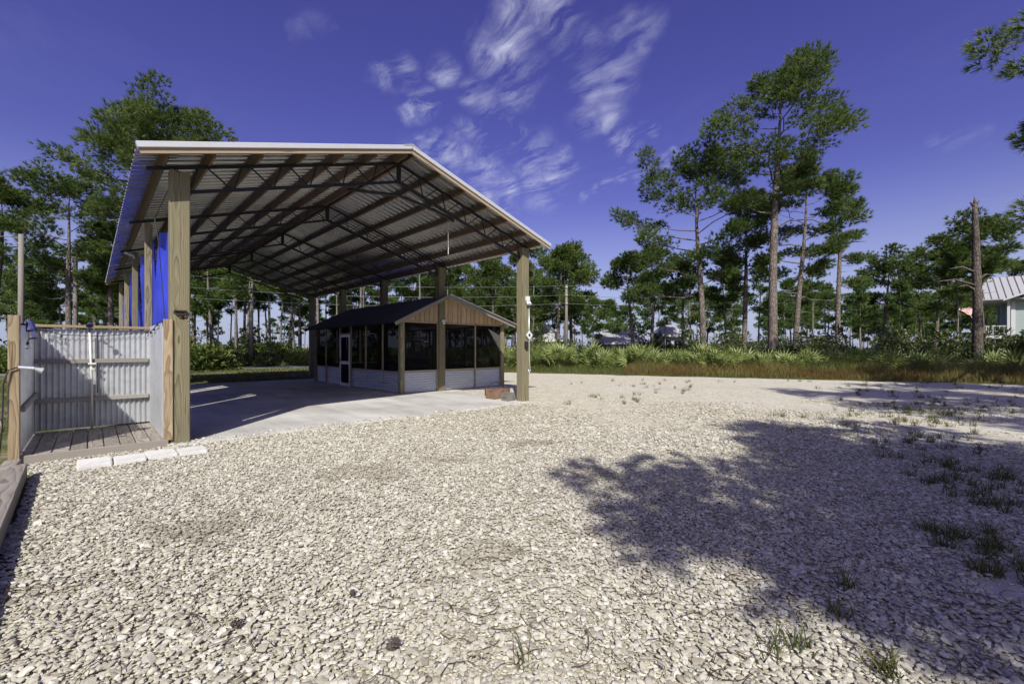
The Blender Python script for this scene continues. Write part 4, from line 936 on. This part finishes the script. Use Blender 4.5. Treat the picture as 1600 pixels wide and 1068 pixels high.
while n < 66:
    Y = 46 + 50 * g.random(); px = g.uniform(760, 1640); x = at(px, Y)
    lim = 440 + 45 * g.random() if not 900 < px < 1000 else 472 + 15 * g.random()
    if px > 1500 and Y < 60: continue
    if 1330 < px < 1440: lim = 470 + 20 * g.random()
    if not free(x, Y, 2.2): continue
    k = int(g.choice([0, 2, 3, 5, 5, 2])); H = [14, 16, 12, 15, 17, 11][k]
    wood_pine(k, x, Y, z_at(lim, Y) / H, 'far'); n += 1
for k in range(9):
    Y = g.uniform(62, 90); px = 1420 + 20 * k; wood_pine(5, at(px, Y), Y, g.uniform(.7, 1.), 'far')
for px, Y, ty, k in ((925, 44, 470, 5), (955, 50, 472, 5), (1040, 36, 445, 1), (1135, 38, 400, 3), (1185, 40, 410, 3), (1270, 42, 420, 1), (1345, 40, 440, 5), (1410, 34, 440, 3), (1440, 48, 420, 2), (1495, 36, 410, 1), (1080, 46, 430, 2)):
    x, y, H = T(px, Y, ty); wood_pine(k, x, y, H / [14, 16, 12, 15, 17, 11][k], 'mid')

# shrubs
def bush(seed, rx, rz, n, leaf, m):
    g = np.random.default_rng(seed); nb = 14
    c = g.normal(0, 1, (nb, 3)); c = unit(c) * g.uniform(.3, .85, (nb, 1)); c[:, 2] = np.abs(c[:, 2]); c *= np.array([rx, rx, rz]); r = g.uniform(.25, .5, nb) * rx
    i = g.integers(0, nb, n); o = unit(g.normal(0, 1, (n, 3))) * (g.random((n, 1)) ** .4); P = c[i] + o * r[i][:, None] * np.array([1, 1, .8]); P[:, 2] = np.maximum(P[:, 2], .05)
    d = unit(unit(o) + g.normal(0, .6, (n, 3)) + np.array([0, 0, .4])); s = unit(np.cross(d, g.normal(0, 1, (n, 3)))); L = leaf * g.uniform(.6, 1.3, (n, 1))
    a, b, e, f = P, P + d * L * .5 + s * L * .26, P + d * L, P + d * L * .5 - s * L * .26
    V = np.stack([a, b, e, f], 1).reshape(-1, 3); q = np.arange(n)[:, None] * 4; Tn = np.concatenate([q + [0, 1, 2], q + [0, 2, 3]])
    ti = np.repeat(np.clip(g.uniform(.2, .8, nb)[i] + g.normal(0, .12, n), 0, 1), 4)
    st_ = MB()
    for k in range(7):
        e = c[k]; st_.tube([(g.normal(0, .1), g.normal(0, .1), -.05), tuple(e * .5 + g.normal(0, .05, 3)), tuple(e)], [.03, .022, .01], 5, False)
    return tri_mesh('foliage', V, Tn, m, ti), st_.mesh('stem', 'bark_grey', True)
BUSH = []
for i, (rx, rz, n, lf, m, lab) in enumerate([(1.3, 1.7, 2600, .15, 'shrub', 'dark leafy evergreen shrub'), (1.0, 1.2, 2000, .13, 'shrub', 'small dense dark shrub'), (1.5, 1.2, 2400, .16, 'shrub_bright', 'broad bright green shrub'), (1.1, 2.2, 2600, .15, 'shrub', 'tall upright evergreen shrub')]):
    t = thing('shrub', lab, 'shrub'); fm, sm = bush(300 + i, rx, rz, n, lf, m); link('foliage', fm, t); link('stem', sm, t); BUSH.append((t, lab, [0]))
def put_bush(k, x, y, s, where, group):
    t, lab, c = BUSH[k]; o = t if c[0] == 0 else copy_tree(t); c[0] += 1
    setloc(o, x, y, -.03, random.uniform(0, 6.28), (s * random.uniform(.85, 1.2), s * random.uniform(.85, 1.2), s * random.uniform(.85, 1.15)))
    tag(o, lab + ' ' + where, 'shrub', group + ', ' + lab)
EDGE = [(-8.0, 31), (-4.0, 28.6), (1.15, 26.6), (10.6, 22.6), (20.6, 18.6), (27, 15.4), (34, 11.4)]
def edge_pt(t, d):
    t = min(max(t, 0), .9999) * (len(EDGE) - 1); i = int(t); f = t - i; (x0, y0), (x1, y1) = EDGE[i], EDGE[i + 1]; L = math.hypot(x1 - x0, y1 - y0)
    return x0 + (x1 - x0) * f - (y1 - y0) / L * d, y0 + (y1 - y0) * f + (x1 - x0) / L * d
for k in range(120):
    t = g.uniform(.0, 1); d = 4.0 + 15 * g.random() ** 1.3; x, y = edge_pt(t, d); px = 800 + F * x / y
    hi = 1.0 + (.3 if px > 1060 else 0)
    kk = int(g.choice([0, 0, 1, 3]) if px > 1080 else g.choice([0, 1, 1, 2]))
    if 925 < px < 1010 and y < 45: hi *= .85; kk = 1
    if px < 925: hi *= 1.15
    put_bush(kk, x, y, hi * g.uniform(.75, 1.15), 'in the thicket right of the barn', 'shrubs of the thicket right of the barn')
for px, Y, s in ((1385, 22.5, 1.5), (1410, 23.5, 1.7), (1440, 23, 1.4), (1150, 27, 1.6), (1175, 28, 1.7), (1130, 26.5, 1.3), (1560, 21.5, 1.2), (1590, 20.5, 1.25), (1360, 25, 1.3), (1205, 29.5, 1.4), (1275, 28, 1.1), (1480, 25, 1.3)):
    put_bush(0 if s > 1.3 else 1, at(px, Y), Y, s * .72, 'in the thicket right of the barn', 'shrubs of the thicket right of the barn')
for k in range(110):
    u = g.uniform(-32, 60); v = 31 + 9 * g.random() ** 1.5; x, y = uvw(u, v)
    if y < 12: continue
    put_bush(int(g.choice([2, 2, 2, 1, 0])), x, y, g.uniform(.85, 1.45), 'along the far side of the lane', 'shrubs along the far side of the lane')
for k in range(22):
    x, y = edge_pt(g.uniform(.2, .95), g.uniform(2.2, 4.2)); put_bush(int(g.choice([1, 1, 2])), x, y, g.uniform(.45, .8), 'standing between the palmettos', 'low shrubs between the palmettos')
for x, y in WOODS: put_bush(int(g.choice([0, 0, 3, 2])), x, y, g.uniform(1.2, 2.1), 'deep under the pines of the wood', 'understorey deep in the woods')
for k in range(7):
    x, y = -31 + k * 1.7 + g.normal(0, .4), 27.0 + k * .35; put_bush(2, x, y, g.uniform(1.5, 1.9), 'massed beyond the bare utility pole', 'big shrubs beyond the bare utility pole')

# saw palmettos: fan leaves, each frond its own part
def frond_mesh(seed):
    g = np.random.default_rng(seed); V, Tn, ti = [], [], []
    L0 = .55
    def tri(a, b, c, t):
        i = len(V); V.extend([a, b, c]); Tn.append((i, i + 1, i + 2)); ti.extend([t] * 3)
    for s in (-1, 1): tri((0, s * .012, 0), (0, -s * .012, .006), (L0, 0, .02), .3)
    n = 12
    for k in range(n):
        a = R(-105 + 210 * k / (n - 1)) + g.normal(0, .03); l = .52 * (1 - .22 * abs(k / (n - 1) * 2 - 1) ** 2) * g.uniform(.88, 1.1)
        z = .10 * (1 - abs(k / (n - 1) * 2 - 1)) - .05; d = (math.cos(a), math.sin(a)); p = (-d[1], d[0]); w = .036; t = g.uniform(.3, .9)
        b = (L0, 0, .02); m = (L0 + d[0] * l * .45, d[1] * l * .45, .02 + z * .5 + .02); e = (L0 + d[0] * l, d[1] * l, .02 + z - .08 * g.random())
        m1 = (m[0] + p[0] * w, m[1] + p[1] * w, m[2] - .012); m2 = (m[0] - p[0] * w, m[1] - p[1] * w, m[2] - .012)
        tri(b, m1, m, t); tri(b, m, m2, t); tri(m1, e, m, t); tri(m, e, m2, t)
    return tri_mesh('frond', np.array(V), np.array(Tn), 'frond', np.array(ti))
FM = [frond_mesh(i) for i in range(4)]
def palmetto(seed):
    g = np.random.default_rng(seed); t = thing('saw_palmetto', 'saw palmetto with stiff fan leaves', 'palmetto')
    add(MB().tube([(-.25, 0, 0), (-.05, .02, .08), (.05, 0, .22)], [.09, .09, .05], 7), 'stem', 'bark', t, None, True)
    for k in range(15):
        az = k * 2.4 + g.normal(0, .25); el = R(g.uniform(18, 78)); s = g.uniform(.85, 1.3)
        m = Matrix.Translation((0, 0, .15)) @ Matrix.Rotation(az, 4, 'Z') @ Matrix.Rotation(-el, 4, 'Y') @ Matrix.Rotation(g.normal(0, .5), 4, 'X') @ Matrix.Scale(s, 4)
        link('frond', FM[k % 4], t, m)
    return t
PAL = [palmetto(400 + i) for i in range(3)]; pc = [0, 0, 0]
def put_pal(x, y, s, where, group):
    k = int(g.integers(0, 3)); o = PAL[k] if pc[k] == 0 else copy_tree(PAL[k]); pc[k] += 1
    setloc(o, x, y, -.02, random.uniform(0, 6.28), s); tag(o, 'saw palmetto with stiff fan leaves ' + where, 'palmetto', group)
for k in range(58):
    t = .20 + .30 * (k + g.random()) / 58; x, y = edge_pt(t, g.uniform(1.9, 5.2)); put_pal(x, y, g.uniform(.75, 1.6), 'in the bed beside the barn', 'palmettos beside the barn')
for k in range(26):
    t = .50 + .16 * (k + g.random()) / 26; x, y = edge_pt(t, g.uniform(2.2, 4.4)); put_pal(x, y, g.uniform(.9, 1.3), 'behind the red grass under the tall pines', 'palmettos under the tall pines')
for k in range(22):
    t = .68 + .2 * (k + g.random()) / 22; x, y = edge_pt(t, g.uniform(2.6, 5)); put_pal(x, y, g.uniform(.8, 1.2), 'round the foot of the dead snag', 'palmettos by the dead snag')

# grasses (nobody could count them)
def blades(name, x, y, h, w, m, label, cat, lean=.35, z0=-.01, tint=None, seed=1):
    g = np.random.default_rng(seed); n = len(x); az = g.uniform(0, 6.28, n); ln = g.normal(0, lean, (n, 2)) * h[:, None]
    P = np.stack([x, y, np.full(n, z0)], 1); s = np.stack([np.cos(az), np.sin(az), np.zeros(n)], 1) * (w * .5)[:, None]
    mid = P + np.concatenate([ln * .35, (h * .6)[:, None]], 1); tip = P + np.concatenate([ln, h[:, None]], 1)
    V = np.stack([P - s, P + s, mid + s * .7, mid - s * .7, tip], 1).reshape(-1, 3); q = np.arange(n)[:, None] * 5
    Tn = np.concatenate([q + [0, 1, 2], q + [0, 2, 3], q + [3, 2, 4]]); ti = np.repeat(np.clip((g.random(n) if tint is None else tint), 0, 1), 5)
    return tag(link(name, tri_mesh(name, V, Tn, m, ti)), label, cat, kind='stuff')
def strip(n, t0, t1, d0, d1, seed):
    g = np.random.default_rng(seed); t = g.uniform(t0, t1, n); d = g.uniform(d0, d1, n); p = np.array([edge_pt(a, b) for a, b in zip(t, d)]); return p[:, 0], p[:, 1], d
x, y, d = strip(26000, .42, 1., .0, 2.2, 5); k = vnoise(x, y, .8, 21)
blades('red_grass', x, y, (.25 + .55 * np.clip(d / 1.2, .15, 1)) * (.6 + .7 * k) * rng.uniform(.6, 1.1, len(x)), np.full(len(x), .016), 'grass_red', 'reddish brown tall grass along the yard edge', 'grass', .28, tint=k + .25 * rng.normal(0, 1, len(x)) * .6, seed=3)
x, y, d = strip(15000, .18, .62, -.1, 2.4, 6)
blades('green_grass', x, y, (.10 + .35 * np.clip(d / 1.6, 0, 1)) * rng.uniform(.6, 1.2, len(x)), np.full(len(x), .018), 'grass_green', 'green weedy grass before the palmettos', 'grass', .4, seed=4)
x, y, d = strip(17000, .55, 1., 1.2, 3.6, 8)
blades('tall_grass', x, y, rng.uniform(.4, .95, len(x)), np.full(len(x), .02), 'grass_green', 'tall yellow-green grass behind the reddish grass', 'grass', .3, seed=5)
x, y, d = strip(9000, .35, 1., -.45, .25, 9)
blades('edge_grass', x, y, rng.uniform(.03, .12, len(x)), np.full(len(x), .012), 'grass_green', 'short grass creeping onto the yard edge', 'grass', .6, seed=6)
# verge between slab and lane, lawn at the far left
u, v = rng.uniform(-30, 22, 42000), rng.uniform(14.5, 26.5, 42000); k = vnoise(u, v, .5, 31); keep = k + .2 * rng.random(len(u)) > .42; u, v = u[keep], v[keep]
x, y = PX + u * CT - v * ST, PY + u * ST + v * CT
blades('verge_grass', x, y, rng.uniform(.04, .13, len(x)), np.full(len(x), .025), 'grass_green', 'short mown grass between the barn and the lane', 'grass', .6, seed=7)
u, v = rng.uniform(-14, -1.9, 16000), rng.uniform(-2, 15, 16000); k = vnoise(u, v, .7, 33); keep = k > .45; u, v = u[keep], v[keep]
x, y = PX + u * CT - v * ST, PY + u * ST + v * CT
blades('lawn_grass', x, y, rng.uniform(.03, .10, len(x)), np.full(len(x), .018), 'grass_green', 'patchy lawn grass outside the shower stall', 'grass', .6, seed=8)
# weeds in the gravel, thick towards the right
cx_, cy_ = [], []
for k in range(420):
    Y = g.uniform(3, 20); X = g.uniform(-2, 1.25 * Y + 2)
    if vnoise(np.array([X]), np.array([Y]), .33, 41)[0] + .045 * X < .88 or not inside(YARD, np.array([X]), np.array([Y]))[0]: continue
    m = int(g.integers(10, 40)); r = g.uniform(.02, .06); cx_.append(X + g.normal(0, r, m)); cy_.append(Y + g.normal(0, r, m))
for X, Y, m, r in ((1.78, 2.45, 40, .05), (2.05, 2.6, 40, .08), (1.35, 2.12, 50, .10), (1.75, 2.05, 60, .05), (.05, 2.05, 14, .02), (3.5, 3.3, 420, .16), (4.5, 4.3, 420, .26), (5.1, 4.9, 520, .34), (3.3, 2.9, 200, .15), (5.6, 5.7, 420, .36), (6.6, 7.2, 420, .5), (8.3, 8.9, 500, .7), (10, 10.2, 600, .9), (8.8, 9.6, 400, 1.), (12, 11.5, 700, 1.2)):
    q = max(1, m // 22); ax, ay = X + g.normal(0, r, q), Y + g.normal(0, r, q); w_ = g.integers(0, q, m)
    cx_.append(ax[w_] + g.normal(0, .028, m)); cy_.append(ay[w_] + g.normal(0, .028, m))
x, y = np.concatenate(cx_), np.concatenate(cy_)
blades('weeds', x, y, rng.uniform(.03, .17, len(x)), np.full(len(x), .008), 'weed', 'green weeds and grass tufts growing through the gravel', 'weeds', .6, seed=9)
# fallen pine needles on the gravel
mb = MB()
for k in range(560):
    Y = 1.95 + 5 * g.random() ** 1.15; X = g.uniform(-1.15, 1.15) * Y; a = g.uniform(0, 6.28); L = g.uniform(.08, .24); c = g.normal(0, .9)
    if not inside(YARD, np.array([X]), np.array([Y]))[0]: continue
    uu, vv = to_uv(X, Y)
    if vv > -.3 and uu < 8: continue
    pts = [(X + L * s * math.cos(a + c * s), Y + L * s * math.sin(a + c * s), .024 + .008 * math.sin(3 * s)) for s in (0, .33, .66, 1)]
    mb.tube(pts, [.0023, .0023, .002, .001], 3, False)
o = add(mb, 'pine_straw', 'straw'); tag(o, 'thin brown fallen pine needles lying on the gravel', 'pine needles', kind='stuff')
# fallen cones
def cone(px, py, s, rz, lab):
    Y = F * EYE / (py - YH); X = at(px, Y); o = thing('pine_cone', lab, 'pine cone', (X, Y, .04), rz)
    V = []; mb = MB(); L = .085 * s
    mb.tube([(-L / 2, 0, 0), (-L * .2, 0, 0), (L * .3, 0, 0), (L / 2, 0, 0)], [.01 * s, .02 * s, .016 * s, .004], 8); add(mb, 'core', 'cone', o)
    sc = MB()
    for k in range(46):
        q = k / 45; a = k * 2.4; r = .034 * s * math.sin(math.pi * (.15 + .8 * q)); x0 = -L / 2 + L * q; c, d = math.cos(a), math.sin(a); w = .009 * s
        sc.v += [(x0, c * .008, d * .008), (x0 + .006, c * r - d * w, d * r + c * w), (x0 + .011, c * r * 1.15, d * r * 1.15), (x0 + .006, c * r + d * w, d * r - c * w)]; b = len(sc.v) - 4; sc.f += [(b, b + 1, b + 2, b + 3)]
    q = add(sc, 'scales', 'cone', o); q['kind'] = 'stuff'
cone(613, 1018, .85, 1.1, 'fallen grey pine cone lying on open sunny gravel'); cone(369, 985, .7, .2, 'smaller dark pine cone lying sideways on the gravel')
cone(551, 936, .5, 2.0, 'crumbled pine cone among loose straw on the gravel')

# ------------------------------------------------------------------ poles, wires, houses
def pole(px, Y, ty, r, label, arm=False, X=None):
    x, y, H = T(px, Y, ty); o = thing('utility_pole', label, 'utility pole', (x, y, 0))
    link('shaft', MB().tube([(-.1, 0, 0), (H * .5, 0, 0), (H, 0, 0)], [r * 1.15, r, r * .85], 12).mesh('shaft', 'pole', True), o, frame((0, 0, 0), (0, 0, 1)))
    if arm:
        for z in (H - .25, H - 1.0, H - 1.8): add(MB().tube([(0, -r, z), (0, -r - .14, z + .02)], [.02, .05], 8), 'insulator', 'white_paint', o)
    return x, y, H
p0 = pole(33, 19.8, 366, .105, 'bare weathered utility pole beyond the shower stall')
p1 = pole(118, 29.5, 402, .13, 'grey utility pole before the upright pine', True)
p2 = pole(393, 36.7, 437, .14, 'pale utility pole before the wood across the lane', True)
p3 = pole(885, 42, 445, .14, 'pale utility pole with white fittings beside the broad pine', True)
def wire(a, b, sag, r, label):
    a, b = Vector(a), Vector(b); pts = [a.lerp(b, i / 16) - Vector((0, 0, sag * 4 * (i / 16) * (1 - i / 16))) for i in range(17)]
    tag(add(MB().tube(pts, r, 5), 'overhead_wire', 'wire', None, None, True), label, 'wire', 'overhead wires')
M['wire'] = mat('wire', lambda nt: bsdf(nt, (.22, .22, .225), .5, .1))
far0 = (-62, 9, 8.2); far1 = (60, 62, 9.0)
for dz in (.1, 1.0, 1.8):
    nm = {.1: 'top', 1.0: 'middle', 1.8: 'lowest'}[dz]
    wire((far0[0], far0[1], far0[2] - dz), (p1[0], p1[1] - .27, p1[2] - dz), .3, .012, nm + ' overhead wire left of the pole by the upright pine')
    wire((p1[0], p1[1] - .27, p1[2] - dz), (p2[0], p2[1] - .28, p2[2] - dz), .2, .013, nm + ' overhead wire crossing behind the blue tarps')
    wire((p2[0], p2[1] - .28, p2[2] - dz), (p3[0], p3[1] - .28, p3[2] - dz), .35, .013, nm + ' overhead wire seen through the barn above the screened room')
    wire((p3[0], p3[1] - .28, p3[2] - dz), (far1[0], far1[1], far1[2] - dz), .5, .013, nm + ' overhead wire running right behind the tall pines')
wire((p0[0], p0[1], p0[2] - .1), (-40, 12, 6.2), .4, .018, 'drooping service wire leading left off the bare pole')
wire((p0[0], p0[1], p0[2] - .05), (p1[0], p1[1], p1[2] - 2.4), .1, .018, 'service wire slanting from the bare pole to the next')

def win(parent, x0, x1, z0, z1, y, frame_m='house_white'):
    f = add(MB().box(x0, x1, y - .05, y - .002, z0, z1), 'window', frame_m, parent); add(MB().box(x0 + .08, x1 - .08, y - .06, y - .051, z0 + .08, z1 - .08), 'pane', 'glass', f)
    add(MB().box((x0 + x1) / 2 - .02, (x0 + x1) / 2 + .02, y - .07, y - .061, z0 + .08, z1 - .08), 'glazing_bar', frame_m, f)
# raised house with porch at the right edge
hx, hy = at(1531, 45), 45.0
hs = thing('raised_house', 'pale green raised house with grey standing-seam roof and white porch', 'house', (hx, hy, 0), R(-42))
zf, ze, PW = 2.7, 6.35, 2.15
add(MB().box(PW + .1, 11, .3, 9, 1.2, ze - .003), 'wall', 'house_green', hs)
for k in range(24): add(MB().box(PW + .3, 10.98, .27, .299, zf - .3 + k * .165, zf - .3 + k * .165 + .15), 'clapboard', 'house_green', hs)
add(MB().box(PW + .0, PW + .29, .2, .26, .0, ze), 'corner_board', 'house_white', hs)
add(MB().box(PW + .1, 11, .3, 9, 0, 1.19), 'foundation', 'house_grey', hs)
win(hs, 4.6, 5.8, 3.4, 5.2, .26)
add(MB().box(0, PW - .05, -.2, 6.5, zf - .3, zf), 'porch_floor', 'house_white', hs)
for x in (.12, PW - .2):
    for y in (-.08, 6.3): add(MB().box(x - .1, x + .1, y - .1, y + .1, zf + .002, ze - .25), 'porch_post', 'house_white', hs); add(MB().box(x - .18, x + .18, y - .18, y + .18, 0, zf - .302), 'pier', 'house_grey', hs)
add(MB().box(.22, PW - .3, -.12, -.06, zf + .92, zf + 1.0).box(.22, PW - .3, -.12, -.06, zf + .1, zf + .16), 'porch_rail', 'house_white', hs)
for k in range(11): add(MB().box(.28 + k * .15, .33 + k * .15, -.105, -.075, zf + .161, zf + .919), 'baluster', 'house_white', hs)
add(MB().box(-.1, PW - .04, -.25, 6.6, ze - .24, ze - .004), 'porch_beam', 'house_white', hs)
rf = add(MB().prism([(-.25, -.6, ze), (-.25, 3.9, ze + 2.6), (-.25, 8.4, ze), (-.25, 8.4, ze - .1), (-.25, 3.9, ze + 2.5), (-.25, -.6, ze - .1)], (12, 0, 0)), 'roof', 'greyroof', hs)
for k in range(24): board('seam', rf, (-.22 + k * .5, -.6, ze + .025), (-.22 + k * .5, 3.9, ze + 2.625), .06, .05, 'seam', bev=.002)
add(MB().prism([(1.5, -1.0, ze - .1), (5.2, -1.0, ze + 1.5), (8.9, -1.0, ze - .1), (8.9, -1.0, ze - .25), (5.2, -1.0, ze + 1.3), (1.5, -1.0, ze - .25)], (0, 3.4, 0)), 'porch_gable', 'house_white', hs)
add(MB().prism([(2.2, -.25, ze - .2), (8.2, -.25, ze - .2), (5.2, -.25, ze + 1.2)], (0, .35, 0)), 'gable_wall', 'house_green', hs)
fl = thing('flag', 'small striped flag with starred blue corner on the porch corner', 'flag', (at(1503, 44), 44, z_at(473, 44)), R(-6))
mb = MB().grid(lambda i, j: (i * 1.5, .12 * math.sin(i * 9 + j) * i, -.9 * j), 24, 8)
link('cloth', mb.mesh('cloth', 'flag', True), fl, Matrix.Rotation(R(28), 4, 'Y') @ Matrix.Scale(.85, 4))
add(MB().tube([(-.05, 0, .1), (1.25, .1, -1.9)], .025, 6), 'staff', 'white_paint', fl)
# low houses between the trees
def cottage(x, y, w, d, h, rise, rz, wallm, label, hip=0.):
    o = thing('house', label, 'house', (x, y, 0), rz)
    add(MB().box(-w / 2, w / 2, -d / 2, d / 2, 0, h), 'wall', wallm, o)
    a, b = w / 2 + .5, d / 2 + .5; mb = MB(); i = len(mb.v)
    mb.v += [(-a, -b, h), (a, -b, h), (a, b, h), (-a, b, h), (-a + hip, 0, h + rise), (a - hip, 0, h + rise)]
    mb.f += [(0, 1, 5, 4), (2, 3, 4, 5), (1, 2, 5), (3, 0, 4), (3, 2, 1, 0)]; add(mb, 'roof', 'greyroof', o)
    add(MB().box(-a - .02, a + .02, -b - .04, -b - .002, h - .16, h + .04), 'gutter', 'house_white', o)
    n = max(2, int(w / 2.6))
    for k in range(n): c = -w / 2 + w * (k + .5) / n; win(o, c - .5, c + .5, h - 1.9, h - .5, -d / 2)
    add(MB().box(-w / 2 + .3, -w / 2 + 1.2, -d / 2 - .06, -d / 2 - .003, .1, 2.1), 'door', 'house_white', o); return o
cottage(at(964, 50), 50, 3.6, 5, 2.0, 1.3, R(4), 'house_white', 'low white cottage with grey roof glimpsed beyond the palmettos', .3)
cottage(at(846, 52), 52, 4.2, 5, 2.3, 1.9, R(-8), 'house_white', 'white house with pale hipped roof behind the right barn post', 1.6)
cottage(at(1043, 53), 53, 2.4, 3, 2.9, 1.3, R(2), 'house_grey', 'small grey house with hipped roof among the dark shrubs', 1.0)
x, y = at(500, 70), 70; cottage(x - 38, y + 6, 9, 7, 2.6, 2.0, R(30), 'house_white', 'distant white house beyond the wood across the lane', 2.)
mk = add(MB().box(-.07, .07, -.07, .07, 0, .8).box(-.05, .05, -.05, .05, .801, .86), 'marker_post', 'pvc', None, PAV @ Matrix.Translation((4.8, 30.6, 0)))
tag(mk, 'small pale marker post at the far edge of the lane', 'post')
bpy.context.view_layer.update()
print('objects', len(bpy.data.objects), 'stones', NS, 'tris', sum(len(m.polygons) for m in bpy.data.meshes))
